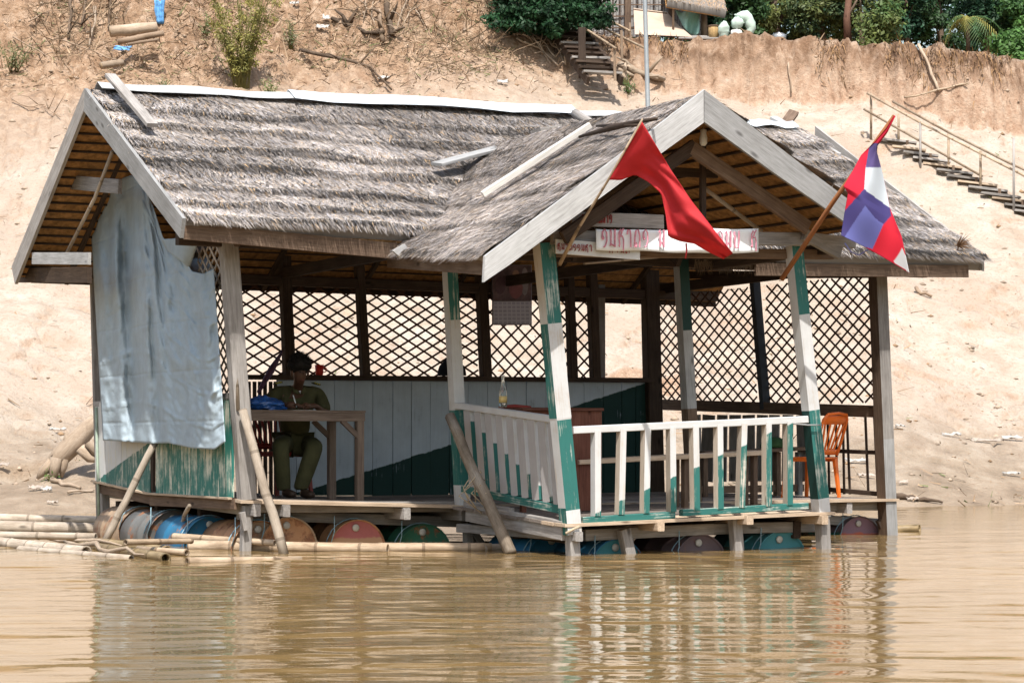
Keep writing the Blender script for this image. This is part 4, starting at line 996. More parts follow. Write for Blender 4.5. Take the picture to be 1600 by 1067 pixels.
tube('drawstring', [at(1320, 380, 19.7), at(1330, 394, 19.7), at(1342, 399, 19.7), at(1360, 388, 19.7)], .006, plain('blue_cord', (.25, .25, .5)), nf, 4)

# ------------------------------------------------------------------ signs and lettering
GL = {'o': [[(.3, .42), (.16, .5), (.28, .62), (.4, .52), (.3, .42)], [(.16, .55), (.2, .85), (.5, 1), (.8, .8), (.82, .35), (.6, .05), (.38, .0)]],
      'm': [[(.1, .9), (.22, 1), (.26, .85), (.24, .1), (.1, .05), (.16, .2), (.5, .12), (.82, .05)], [(.82, 1), (.82, .0)]],
      's': [[(.12, .1), (.26, .02), (.3, .18), (.22, .5), (.2, .8), (.42, 1), (.62, .85), (.42, .6)], [(.42, .6), (.7, .62), (.84, .4), (.84, -.2)], [(.62, .9), (.85, 1.05)]],
      'a': [[(.2, .72), (.32, .98), (.62, .95), (.72, .7), (.72, .0)]],
      'e': [[(.45, 1), (.45, .15), (.58, .0), (.72, .12), (.6, .25)]],
      'd': [[(.12, .0), (.12, .5), (.3, .95), (.62, .98), (.84, .65), (.84, .0)], [(.12, .05), (.35, .0), (.4, .22), (.2, .25)]],
      'n': [[(.1, .85), (.24, 1), (.3, .8), (.28, .05), (.5, .3), (.82, .02)], [(.82, .0), (.82, 1), (.7, .9)]],
      'y': [[(.2, .95), (.12, .75), (.3, .7), (.2, .3), (.25, .0), (.75, .0), (.82, .4), (.8, 1)]],
      'p': [[(.12, 1), (.14, .1), (.45, .0), (.8, .12), (.8, 1)], [(.12, .8), (.3, .85)]]}
def lettering(word, P0, P1, h, parent, mat, nrm, r=.007, up=V((0, 0, 1))):
    d = P1-P0; w = d.length/len(word); d.normalize(); vs, fs = [], []
    for i, ch in enumerate(word):
        if ch == ' ': continue
        jx = R.uniform(-.05, .05)
        vs, fs = [], []
        for st in GL[ch]:
            pts = [P0+d*(w*(i+.08+.84*x+jx*.3))+up*(h*(y-.5))+nrm*.002 for x, y in st]
            v, f = tube_mesh('l', pts, r, mat, 4); b = len(vs); vs += v; fs += [tuple(q+b for q in g) for g in f]
        poly_mesh('letter', vs, fs, mat, parent)
INK = plain('faded_red_ink', (.58, .24, .32), .7, .35, 20); INKD = plain('dark_red_ink', (.26, .05, .05), .7, .3, 20)
bn = thing('paper_banner', hb(1058, 376, -2.44), 'long white paper banner with faded red handwriting behind the red flag', 'banner', 'signs on the porch beam')
vs, fs, _ = sheet([(931, 358), (1020, 360), (1100, 357), (1185, 358)], [(932, 391), (1020, 393), (1100, 396), (1185, 395)], 30, 6, lambda x, y, u, f: hb(x, y+.8*math.sin(u*17), -2.43-.012*math.sin(u*11+f*2)))
solid('paper', vs, fs, plain('white_paper', (.74, .77, .80), .8, .08, 5, bumps=.1), bn, .003)
lettering('omsado n', hb(938, 372, -2.455), hb(1040, 373, -2.455), .155, bn, INK, -W, .008)
lettering('ony s', hb(1118, 374, -2.455), hb(1184, 374, -2.455), .15, bn, INK, -W, .008)
s2 = thing('sign_board', hb(934, 388, -2.36), 'narrow whitish board with small red script below the upper sign plank', 'sign', 'signs on the porch beam')
board('panel', hb(868, 385, -2.375), hb(999, 395, -2.375), .02, .125, plain('greyed_white_board', (.55, .55, .54), .8, .15, 6), s2)
lettering('snadoomsa', hb(870, 385, -2.40), hb(926, 388, -2.40), .055, s2, INKD, -W, .005); lettering('sand', hb(950, 392, -2.40), hb(985, 393, -2.40), .03, s2, INKD, -W, .004)
s3 = lettering('dsyamdmao', hb(908, 342, -2.40), hb(957, 342, -2.40), .075, hut, INKD, -W, .0055)
ht = thing('hanging_tag', hb(1099, 228, -2.5), 'small white bottle-shaped tag hanging under the porch gable peak', 'tag')
lathe('tag_body', [(.018, 0), (.034, .02), (.036, .07), (.026, .11), (.03, .14), (.012, .15)], plain('tag_white', (.6, .62, .6), .5, .1), ht, hb(1099, 228, -2.5), 10); tube('tag_string', [hb(1099, 208, -2.5), hb(1099, 196, -2.5)], .004, ROPE, ht, 4)
# calendar
cal = thing('wall_calendar', hb(800, 506, 3.88), 'wall calendar with dark portrait picture hanging before the lattice', 'calendar')
def panel(name, x0, y0, x1, y1, b, mat, parent, th=.006):
    return prism(name, [hb(x0, y0, b), hb(x1, y0, b), hb(x1, y1, b), hb(x0, y1, b)], W*th, mat, parent)
panel('backing', 769, 414, 831, 508, 3.90, plain('calendar_card', (.3, .28, .33), .7), cal)
panel('picture', 770, 415, 830, 470, 3.88, plain('calendar_photo', (.14, .09, .10), .4, .6, 9), cal)
def cal_grid():
    m, nt, bs = nodes_of('calendar_dates'); v = coords(nt); b = nd(nt, 'ShaderNodeTexBrick'); lk(nt, mapping(nt, v, (1, 1, 1)), b.inputs['Vector'])
    b.offset = 0; b.inputs['Scale'].default_value = 1; b.inputs['Brick Width'].default_value = .06; b.inputs['Row Height'].default_value = .045; b.inputs['Mortar Size'].default_value = .008
    b.inputs['Color1'].default_value = (.46, .45, .58, 1); b.inputs['Color2'].default_value = (.40, .40, .52, 1); b.inputs['Mortar'].default_value = (.62, .62, .72, 1)
    lk(nt, b.outputs[0], bs.inputs['Base Color']); bs.inputs['Roughness'].default_value = .5; return m
panel('date_sheet', 771, 471, 830, 506, 3.88, cal_grid(), cal)
SKC = plain('printed_skin', (.34, .2, .15), .5); PRD = plain('printed_dress', (.25, .10, .11), .5)
def disc(name, px, py, rx, ry, b, mat, parent): return prism(name, [hb(px+rx*math.cos(t), py+ry*math.sin(t), b) for t in [i*math.pi/6 for i in range(12)]], W*.003, mat, parent)
disc('printed_figure', 806, 428, 5, 6.5, 3.874, SKC, cal); disc('printed_figure', 806, 450, 11, 17, 3.877, PRD, cal); disc('printed_figure', 820, 440, 6, 22, 3.878, plain('printed_pale', (.28, .24, .26), .5), cal); disc('printed_figure', 782, 446, 8, 14, 3.877, plain('printed_dim', (.12, .07, .09), .5), cal)
# ------------------------------------------------------------------ furniture
def fl(a, b): return zdeck(a, b)+.004
tb_f = 1.0; a1 = AB(hb(572, 650, tb_f))[0]; a0 = AB(hb(380, 650, tb_f))[0]; ztop = hb(520, 641, tb_f).z
tbl = thing('writing_table', H((a0+a1)/2, 1.35, fl(1, 1.3)), 'rough brown wooden table where the officer writes', 'table', 'wooden tables in the hut')
TBW = wood('table_wood', ((.11, .08, .065), (.21, .16, .13), (.30, .24, .2)))
for i in range(4): board('top_board', H(a0, tb_f+.1+.19*i, ztop-.012), H(a1, tb_f+.1+.19*i, ztop-.012), .185, .024, TBW, tbl, seg=2)
board('apron', H(a0, tb_f+.02, ztop-.065), H(a1-.01, tb_f+.02, ztop-.065), .03, .08, TBW, tbl); board('apron', H(a1-.03, tb_f+.05, ztop-.065), H(a1-.03, tb_f+.7, ztop-.065), .03, .08, TBW, tbl)
for a, b in ((a1-.05, tb_f+.05), (a1-.05, tb_f+.72), (a0+.05, tb_f+.05), (a0+.05, tb_f+.72)): board('leg', H(a, b, ztop-.03), H(a, b, fl(a, b)), .075, .075, TBW, tbl, W, 2)
for b in (tb_f+.03, tb_f+.72): board('corner_brace', H(a1-.25, b, ztop-.10), H(a1-.07, b, ztop-.26), .03, .05, TBW, tbl, U, 2)
def pchair(loc, facing, mat, label, hs=.44):
    root = thing('plastic_chair', loc, label, 'chair', 'plastic chairs'); f = V(facing).normalized(); s = f.cross(V((0, 0, 1)))
    def P(x, y, z): return loc + s*x + f*y + V((0, 0, z))
    vs, fs = [], []
    for j in range(7):
        for i in range(7): x = (i/6-.5)*.42; y = (j/6-.5)*.42; vs.append(P(x*(1-.1*(j < 1)), y, hs-.02*math.cos(x*6)*math.cos(y*5)))
    for j in range(6):
        for i in range(6): k = j*7+i; fs.append((k, k+1, k+8, k+7))
    solid('seat', vs, fs, mat, root, .018)
    board('seat_rim', P(-.21, -.2, hs-.02), P(-.21, .2, hs-.02), .02, .05, mat, root); board('seat_rim', P(.21, -.2, hs-.02), P(.21, .2, hs-.02), .02, .05, mat, root); board('seat_rim', P(-.2, .21, hs-.02), P(.2, .21, hs-.02), .02, .05, mat, root)
    for sx in (-1, 1):
        for sy in (-1, 1): board('leg', P(sx*.19, sy*.18, hs), P(sx*.22, sy*.22, 0), .055, .04, mat, root, f, 2, .01, w1=.035, t1=.03)
    # backrest: curved frame, top panel and fanned slats
    bk = lambda x, h: P(x*(1+.14*h), -.2-.12*h-.05*math.cos(x*5)*h, hs+.02+h*.46)
    frame_pts = [bk(-.2, 0), bk(-.205, .3), bk(-.205, .6), bk(-.195, .85), bk(-.15, .97), bk(0, 1.0), bk(.15, .97), bk(.195, .85), bk(.205, .6), bk(.205, .3), bk(.2, 0)]
    br = tube('backrest', frame_pts, .017, mat, root, 7)
    vs = [bk(-.19+.38*i/8, .74+.2*k) for k in (0, .5, 1) for i in range(9)]; fs = [(k*9+i, k*9+i+1, k*9+i+10, k*9+i+9) for k in range(2) for i in range(8)]
    solid('top_panel', vs, fs, mat, br, .012)
    vs = [bk(-.19+.38*i/8, .02+.12*k) for k in (0, 1) for i in range(9)]; fs = [(i, i+1, i+10, i+9) for i in range(8)]
    solid('lower_panel', vs, fs, mat, br, .012)
    for i in range(5): x = -.14+.07*i; board('slat', bk(x*.75, .1), bk(x*1.15, .78), .012, .024, mat, br, s, 2, 0)
    return root
PL_RED = plain('dark_red_plastic', (.28, .03, .025), .35, .12, 4, spec=.5, bumps=0); PL_OR = plain('orange_plastic', (.74, .15, .015), .35, .1, 4, spec=.5, bumps=0)
bP = 1.78; aP = AB(hb(463, 690, bP))[0]
pchair(H(aP-.12, bP+.12, fl(.6, 1.8)), -W*.9+U*.25, PL_RED, 'dark red plastic chair under the seated officer')
ca = AB(hb(1302, 772, .55))
pchair(H(ca[0]-.13, .78, fl(6, .7)), W*.95-U*.3, PL_OR, 'orange plastic chair behind the right porch post', .44)
pr = hb(820, 632, .35); pchair(H(AB(pr)[0], .2, pr.z-.93), -W, PL_RED, 'red plastic chair, only its back edge showing above the counter', .44)
# counter on the porch
cb = -1.05; c0 = 2.36; c1 = AB(hb(943, 640, cb))[0]; cz_ = hb(900, 637, cb).z
ct = thing('counter_desk', H((c0+c1)/2, cb+.3, fl(3, -1)), 'dark reddish brown counter desk behind the front left porch post', 'desk')
board('desk_top', H(c0, cb+.46, cz_-.014), H(c1, cb+.46, cz_-.014), .96, .028, REDW, ct, seg=2)
a_ = AB(hb(893, 640, cb))[0]
board('end_panel', H((a_+c1)/2, cb+.03, cz_-.03), H((a_+c1)/2, cb+.03, fl(3, -1)), .02, c1-a_-.02, REDW, ct, U, 2); board('end_panel', H(c1-.03, cb+.3, cz_-.03), H(c1-.03, cb+.3, fl(3, -1)), .02, .5, REDW, ct, W, 2)
board('leg', H(c0+.05, cb+.05, cz_-.03), H(c0+.05, cb+.05, fl(2.4, -1)), .05, .05, REDW, ct, W, 2); board('apron', H(c0, cb+.04, cz_-.08), H(a_, cb+.04, cz_-.08), .02, .10, REDW, ct)
# bottle on the counter
bo = hb(786, 636, cb+.25); bo.z = cz_+.002
btl = thing('glass_bottle', bo, 'clear glass bottle with a yellow label standing on the counter', 'bottle')
def glass():
    m, nt, bs = nodes_of('bottle_glass'); bs.inputs['Base Color'].default_value = (.75, .8, .78, 1); bs.inputs['Roughness'].default_value = .05; bs.inputs['Transmission Weight'].default_value = .85; bs.inputs['IOR'].default_value = 1.3; return m
lathe('bottle_body', [(.03, 0), (.037, .006), (.037, .13), (.03, .165), (.015, .2), (.013, .27), (.016, .275), (.014, .29)], glass(), btl, bo, 14)
lathe('bottle_label', [(.0385, .045), (.0385, .105)], plain('yellow_label', (.55, .40, .16), .6), btl, bo, 14); lathe('bottle_cap', [(.016, .286), (.017, .3), (.012, .302)], plain('cap_white', (.6, .6, .6), .5), btl, bo, 10)
# bench
bb = -1.0; z_b = hb(1000, 715, bb).z
bench = thing('porch_bench', H(4, bb, fl(4, -1)), 'rough tan plank bench seen through the porch railing', 'bench')
e0, e1 = hb(900, 722, bb), hb(1192, 707, bb)
board('seat_plank', e0, e1, .13, .045, TANW, bench, seg=4); board('seat_plank', e0+W*.16, e1+W*.16, .13, .045, TANW, bench, seg=4)
for px, py in ((906, 724), (1070, 715), (1178, 710)):
    p = hb(px, py, bb+.02); board('leg', p, V((p.x, p.y, fl(*AB(p)[:2]))), .05, .07, BEIGE if px < 1000 else BROWNW, bench, W, 2); q = p+W*.16; board('leg', q, V((q.x, q.y, fl(*AB(q)[:2]))), .05, .07, BROWNW, bench, W, 2)
bb2 = 1.6; t2 = thing('low_table', H(5.6, 1.7, fl(5.6, 1.6)), 'low brown table at the right end behind the porch railing', 'table', 'wooden tables in the hut')
g0, g1 = hb(1090, 708, bb2), hb(1268, 700, bb2); board('table_top', g0, g1, .3, .04, BROWNW, t2, seg=2); board('stretcher', hb(1095, 765, bb2), hb(1255, 762, bb2), .04, .08, BROWNW, t2)
for px in (1100, 1214, 1248): p = hb(px, 706, bb2); board('leg', p, V((p.x, p.y, fl(*AB(p)[:2]))), .06, .08, BROWNW if px != 1248 else PALEW, t2, W, 2)
cp = hb(1209, 702, bb2); cap = thing('green_cap', cp, 'dark green cap lying on the low table', 'cap')
CG = plain('cap_green', (.035, .085, .03), .8)
lathe('crown', [(.15, 0), (.155, .03), (.13, .085), (.07, .115), (.01, .122)], CG, cap, cp+V((0, 0, .02)), 14)
poly_mesh('peak', [cp+V((.10, -.1, .03)), cp+V((.15, .02, .03)), cp+V((.24, -.06, .01)), cp+V((.2, -.16, .01)), cp+V((.10, -.1, .02)), cp+V((.15, .02, .02)), cp+V((.24, -.06, .0)), cp+V((.2, -.16, .0))], [(0, 1, 2, 3), (7, 6, 5, 4), (0, 3, 7, 4), (1, 5, 6, 2), (2, 6, 7, 3)], CG, cap)
# cup, bundle, umbrella on the back wall
cu = hb(499, 586, BB-.02); cup = thing('red_cup', cu, 'red plastic cup on the back wall rail beside the officer\'s head', 'cup')
lathe('cup_body', [(.038, 0), (.042, .005), (.052, .115), (.048, .115), (.038, .02)], plain('red_plastic', (.55, .035, .02), .35, .1, 4, bumps=0), cup, cu, 16); tube('cup_handle', [cu+U*.046+V((0, 0, .09)), cu+U*.085+V((0, 0, .08)), cu+U*.08+V((0, 0, .04)), cu+U*.042+V((0, 0, .03))], .007, MATS['red_plastic'], cup, 6)
bd = hb(706, 587, BB-.15); bun = thing('dark_bundle', bd, 'black rounded bundle on the back wall rail behind the porch post', 'bundle')
vs, fs = [], []
for i in range(9):
    for j in range(14):
        t = math.pi/2*i/8; p = 2*math.pi*j/14; k = 1+.1*mnoise.noise(V((i*.5, j*.7, 2))); vs.append(bd+V((.17*math.cos(t)*math.cos(p)*k, .12*math.cos(t)*math.sin(p)*k, .20*math.sin(t)*k)))
for i in range(8):
    for j in range(14): fs.append((i*14+j, i*14+(j+1) % 14, i*14+14+(j+1) % 14, i*14+14+j))
poly_mesh('bundle_cloth', vs, fs, plain('black_cloth', (.012, .012, .016), .9, .3), bun, True); tube('bundle_knot', [bd+V((0, 0, .19)), bd+V((.03, 0, .235)), bd+V((.07, 0, .21))], .018, MATS['black_cloth'], bun, 6)
um = thing('folded_umbrella', hb(402, 615, 3.2), 'folded purple umbrella propped against the lattice behind the officer', 'umbrella')
tube('canopy', [hb(404, 612, 3.3), hb(424, 578, 3.6), hb(441, 549, 3.9)], [.02, .04, .012], plain('purple_cloth', (.13, .065, .12), .7), um, 8); tube('shaft', [hb(441, 549, 3.9), hb(446, 540, 3.95)], .006, DARKW, um, 5)
# plastic bag on the table
bg = H(AB(hb(415, 637, 1.3))[0], 1.3, ztop+.001); bag = thing('blue_bag', bg, 'crumpled blue plastic bag on the officer\'s table', 'bag')
vs, fs = [], []; nu, nv = 26, 12
for i in range(nv+1):
    for j in range(nu):
        t = math.pi*i/nv-math.pi/2; p = 2*math.pi*j/nu; d = V((math.cos(t)*math.cos(p), math.cos(t)*math.sin(p), math.sin(t)))
        k = 1+.28*mnoise.noise(d*2.3+V((5, 1, 2)))+.14*mnoise.noise(d*6); q = d*k
        vs.append(bg+U*(q.x*.22)+W*(q.y*.14)+V((0, 0, max(0, .06+q.z*.075-.035*max(0, q.x)))))
for i in range(nv):
    for j in range(nu): fs.append((i*nu+j, i*nu+(j+1) % nu, (i+1)*nu+(j+1) % nu, (i+1)*nu+j))
poly_mesh('bag_body', vs, fs, plain('blue_plastic_film', (.02, .10, .36), .3, .3, 9, spec=.6, bumps=.5), bag)
poly_mesh('bag_handle', [bg+U*.2+V((0, 0, .05)), bg+U*.27+V((0, 0, .09)), bg+U*.25-W*.05+V((0, 0, .03)), bg+U*.21-W*.06+V((0, 0, .02))], [(0, 1, 2, 3)], MATS['blue_plastic_film'], bag)

# ------------------------------------------------------------------ the officer
def skin_obj(name, joints, edges, mat, parent, root_i=0, sub=2):
    """one continuous limb-and-trunk surface grown round connected joints; joints = [(point, rx, ry)]"""
    o = V(joints[root_i][0]); me = bpy.data.meshes.new(name); me.from_pydata([tuple(V(j[0])-o) for j in joints], edges, []); me.materials.append(mat)
    ob = put(name, me, parent, Matrix.Translation(o)); md = ob.modifiers.new('skin', 'SKIN'); md.use_smooth_shade = True
    lay = me.skin_vertices[0].data if me.skin_vertices else None
    if lay is None:
        me.attributes.new('x', 'FLOAT', 'POINT')
    for i, j in enumerate(joints): lay[i].radius = (j[1], j[2]); lay[i].use_root = (i == root_i)
    s = ob.modifiers.new('sub', 'SUBSURF'); s.levels = sub; s.render_levels = sub; return ob
def JP(px, py, db=0.): return hb(px, py, bP+db)
per = thing('person', H(aP, bP, fl(.6, bP)), 'person in olive green uniform with yellow epaulettes bent over the table writing', 'person')
SKIN = plain('brown_skin', (.115, .056, .034), .55, .12, 9, spec=.4, bumps=.1)
OLIVE = plain('olive_uniform', (.07, .068, .03), .85, .22, 12, bumps=.35); OLIVED = plain('olive_trousers', (.06, .06, .026), .85, .22, 10, bumps=.35)
pel = JP(461, 692, .02); ab_ = JP(461, 664, .0); che = JP(462, 634, -.05); nb = JP(465, 608, -.16); nk = JP(466, 600, -.22); hd = JP(468.5, 583, -.33)
shL, shR = JP(428, 615, -.07), JP(499, 616, -.07)           # at the picture's left and right
elL, elR = JP(419, 645, -.22), JP(508, 646, -.22)
zt_ = ztop+.03
waL = H(AB(hb(446, 633, 1.28))[0], 1.30, zt_+.03); waR = H(AB(hb(494, 636, 1.3))[0], 1.32, zt_+.02)
haL = H(AB(hb(456, 633, 1.2))[0], 1.22, zt_+.02); haR = H(AB(hb(480, 636, 1.22))[0], 1.24, zt_+.012)
hiL, hiR = JP(446, 694, 0), JP(477, 694, 0); knL, knR = JP(438, 694, -.42), JP(492, 697, -.40)
anL, anR = JP(443, 762, -.33), JP(470, 761, -.36)
body = skin_obj('body', [(pel, .12, .10), (ab_, .12, .09), (che, .13, .09), (nb, .06, .055), (nk, .052, .05), (JP(468, 593, -.32), .06, .07), (hd, .078, .092), (JP(469, 569, -.28), .07, .08), (shL, .055, .055), (elL, .042, .042), (waL, .028, .026), (haL, .03, .02), (shR, .055, .055), (elR, .042, .042), (waR, .028, .026), (haR, .03, .02),
    (hiL, .085, .085), (knL, .06, .06), (anL, .04, .04), (hiR, .085, .085), (knR, .06, .06), (anR, .04, .04)],
    [(0, 1), (1, 2), (2, 3), (3, 4), (4, 5), (5, 6), (6, 7), (2, 8), (8, 9), (9, 10), (10, 11), (2, 12), (12, 13), (13, 14), (14, 15), (0, 16), (16, 17), (17, 18), (0, 19), (19, 20), (20, 21)], SKIN, per)
shirt = skin_obj('shirt', [(JP(461, 684, .02), .165, .125), (ab_, .16, .12), (JP(461, 645, -.04), .175, .125), (JP(463, 622, -.07), .165, .11), (JP(465, 609, -.11), .09, .075), (JP(438, 614, -.07), .085, .08), (shL, .085, .08), (shL.lerp(elL, .55), .082, .078), (shL.lerp(elL, .98), .086, .082),
    (JP(489, 614, -.07), .085, .08), (shR, .085, .08), (shR.lerp(elR, .55), .082, .078), (shR.lerp(elR, .98), .088, .084)], [(0, 1), (1, 2), (2, 3), (3, 4), (3, 5), (5, 6), (6, 7), (7, 8), (3, 9), (9, 10), (10, 11), (11, 12)], OLIVE, per)
trou = skin_obj('trousers', [(pel, .17, .13), (hiL, .11, .11), (hiL.lerp(knL, .5), .105, .10), (knL, .092, .09), (knL.lerp(anL, .5), .088, .088), (anL, .078, .082), (anL+V((0, 0, -.03)), .074, .08), (hiR, .11, .11), (hiR.lerp(knR, .5), .105, .10), (knR, .095, .092), (knR.lerp(anR, .5), .092, .09), (anR, .08, .084), (anR+V((0, 0, -.03)), .076, .08)],
    [(0, 1), (1, 2), (2, 3), (3, 4), (4, 5), (5, 6), (0, 7), (7, 8), (8, 9), (9, 10), (10, 11), (11, 12)], OLIVED, per)
SHOE = plain('dark_brown_shoe', (.045, .028, .02), .5, .2)
for an, dx in ((anL, -.03), (anR, .09)):
    f = fl(*AB(an)[:2]); p = V((an.x, an.y, f)); fw = (-W+U*(.25+dx)).normalized()
    skin_obj('shoe', [(p+V((0, 0, .06)), .05, .06), (p+fw*.09+V((0, 0, .05)), .05, .05), (p+fw*.19+V((0, 0, .035)), .046, .034)], [(0, 1), (1, 2)], SHOE, per, 0, 1)
# hair: thick and bushy, many short tufts over a cap
hc = hd+W*.012+V((0, 0, .075)); vs, fs = [], []
for i in range(15):
    for j in range(22):
        t = math.pi*i/14; p = 2*math.pi*j/22; d = V((math.sin(t)*math.cos(p), math.sin(t)*math.sin(p), math.cos(t)))
        k = 1+.10*mnoise.noise(d*7)+.06*mnoise.noise(d*15)
        # drawn back from the face on the lower front side
        front = max(0, (-d.y))*max(0, -d.z-.05)
        vs.append(hc+U*(d.x*.122*k)+W*(d.y*.13*k*(1-.3*front))+V((0, 0, d.z*(.115 if d.z > 0 else .085)*k*(1-.5*front))))
for i in range(14):
    for j in range(22): fs.append((i*22+j, i*22+(j+1) % 22, i*22+22+(j+1) % 22, i*22+22+j))
HAIR = plain('black_hair', (.012, .010, .009), .75, .4, 30)
hair = poly_mesh('hair', vs, fs, HAIR, per)
tv, tf = [], []
for i in range(1400):
    d = V((R.gauss(0, 1), R.gauss(0, 1), R.gauss(0, 1))).normalized()
    if d.z < -.2 or (d.y < -.3 and d.z < .05): continue
    p = hc+U*(d.x*.12)+W*(d.y*.125)+V((0, 0, d.z*.12)); q = p+(U*d.x+W*d.y+V((0, 0, d.z)))*R.uniform(.015, .035)+V((R.uniform(-.015, .015), R.uniform(-.015, .015), R.uniform(-.01, .01))); k = len(tv)
    tv += [p+U*.005, p-U*.005, q]; tf.append((k, k+1, k+2))
poly_mesh('hair_strands', tv, tf, HAIR, hair)
# face
fr_ = -W; fc = hd+fr_*.085
skin_obj('nose', [(fc+V((0, 0, .012)), .010, .010), (fc+fr_*.022+V((0, 0, -.022)), .014, .012)], [(0, 1)], SKIN, per, 0, 1)
LIPM = plain('lips', (.14, .055, .045), .5, .1); EYE = plain('eye_dark', (.02, .014, .012), .4)
def blob(name, c, rx, ry, rz, mat, parent):
    vs, fs = [], []
    for i in range(7):
        for j in range(10): t = math.pi*i/6; p = 2*math.pi*j/10; vs.append(c+U*(rx*math.sin(t)*math.cos(p))+W*(ry*math.sin(t)*math.sin(p))+V((0, 0, rz*math.cos(t))))
    for i in range(6):
        for j in range(10): fs.append((i*10+j, i*10+(j+1) % 10, i*10+10+(j+1) % 10, i*10+10+j))
    return poly_mesh(name, vs, fs, mat, parent, True)
for s in (-1, 1):
    blob('eye', hd+fr_*.083+U*(.032*s)+V((0, 0, .008)), .015, .008, .006, EYE, per); blob('eyebrow', hd+fr_*.086+U*(.033*s)+V((0, 0, .026)), .02, .008, .005, HAIR, per); blob('ear', hd+U*(.088*s)+W*.0+V((0, 0, -.002)), .012, .02, .032, SKIN, per)
blob('mouth', JP(468, 594, -.32)+fr_*.066+V((0, 0, -.002)), .024, .008, .008, LIPM, per)
# hands: palm and five bent fingers each
def hand(c, fwd, side, parent, name='hand'):
    fwd = fwd.normalized(); side = side.normalized(); vs, fs = [], []
    def add(pts, rad):
        v, f = tube_mesh('f', pts, rad, SKIN, 6); b = len(vs); vs.extend(v); fs.extend([tuple(q+b for q in g) for g in f])
    add([c-fwd*.05, c-fwd*.02, c+fwd*.02, c+fwd*.045], [.026, .036, .038, .03])
    for i, (o_, L) in enumerate(((-.028, .07), (-.01, .082), (.009, .076), (.027, .06))):
        b = c+fwd*.035+side*o_; add([b, b+fwd*L*.45+V((0, 0, .012)), b+fwd*L*.8+V((0, 0, -.006)), b+fwd*L*.95+V((0, 0, -.024))], [.0095, .0092, .0085, .006])
    b = c-fwd*.015-side*.03; add([b, b-side*.026+fwd*.025, b-side*.024+fwd*.055+V((0, 0, -.01))], [.0115, .0105, .007])
    return poly_mesh(name, vs, fs, SKIN, parent, True)
hand(haL+V((0, 0, .0)), (-W*.6+U*.8), (U*.6+W*.8)*-1, per); hand(haR, (-W*.5-U*.85), (U*.5-W*.85), per)
# uniform details
YEL = plain('yellow_braid', (.45, .40, .06), .7)
for s, p in ((-1, JP(437, 605, -.06)), (1, JP(491, 606, -.06))):
    ep = board('epaulette', p+U*(.02*-s)+V((0, 0, .05)), p+U*(.06*s)+V((0, 0, .032)), .06, .012, plain('epaulette_green', (.05, .055, .02), .8), shirt, (0, 0, 1), 2, 0)
    for k in range(3): q = p+U*(s*(.0+.022*k))+V((0, 0, .05-.006*k)); board('stripe', q-W*.034, q+W*.028, .012, .014, YEL, ep, (0, 0, 1), 1, 0)
for s in (-1, 1): prism('collar', [nb+fr_*.06+U*(.012*s)+V((0, 0, -.055)), nb+fr_*.055+U*(.075*s)+V((0, 0, -.03)), nb+fr_*.02+U*(.07*s)+V((0, 0, .025)), nb+fr_*.055+U*(.03*s)+V((0, 0, .005))], -W*.008, OLIVE, shirt)
prism('undershirt', [nb+fr_*.052+U*-.014+V((0, 0, -.01)), nb+fr_*.052+U*.014+V((0, 0, -.01)), nb+fr_*.068+V((0, 0, -.05))], -W*.004, plain('pale_cloth', (.5, .52, .55), .8), shirt)
for s in (-1, 1): board('pocket', JP(462+s*18, 627, -.19), JP(462+s*18, 641, -.19), .012, .09, OLIVE, shirt, U, 1, 0)
pn = thing('pen', haL, 'white pen held upright in the officer\'s writing hand', 'pen'); pt = haL+U*.045-W*.035
tube('barrel', [pt+V((0, 0, -.018)), pt+V((-.035, .0, .10))], .0065, plain('white_plastic', (.7, .74, .76), .4, .05), pn, 6); tube('tip', [pt+V((.003, 0, -.03)), pt+V((0, 0, -.018))], [.002, .006], DARKW, pn, 6)
ppr = thing('paper_sheet', H(AB(haL)[0]+.08, 1.17, ztop+.002), 'sheet of paper under the officer\'s hands', 'paper')
c = H(AB(haL)[0]+.08, 1.17, ztop+.003); poly_mesh('sheet', [c-U*.11-W*.1, c+U*.11-W*.1, c+U*.11+W*.12, c-U*.11+W*.12]+[c+x+V((0, 0, -.002)) for x in (-U*.11-W*.1, U*.11-W*.1, U*.11+W*.12, -U*.11+W*.12)], [(0, 1, 2, 3), (7, 6, 5, 4), (0, 4, 5, 1), (1, 5, 6, 2), (2, 6, 7, 3), (3, 7, 4, 0)], plain('paper', (.6, .6, .58), .8, .05), ppr)
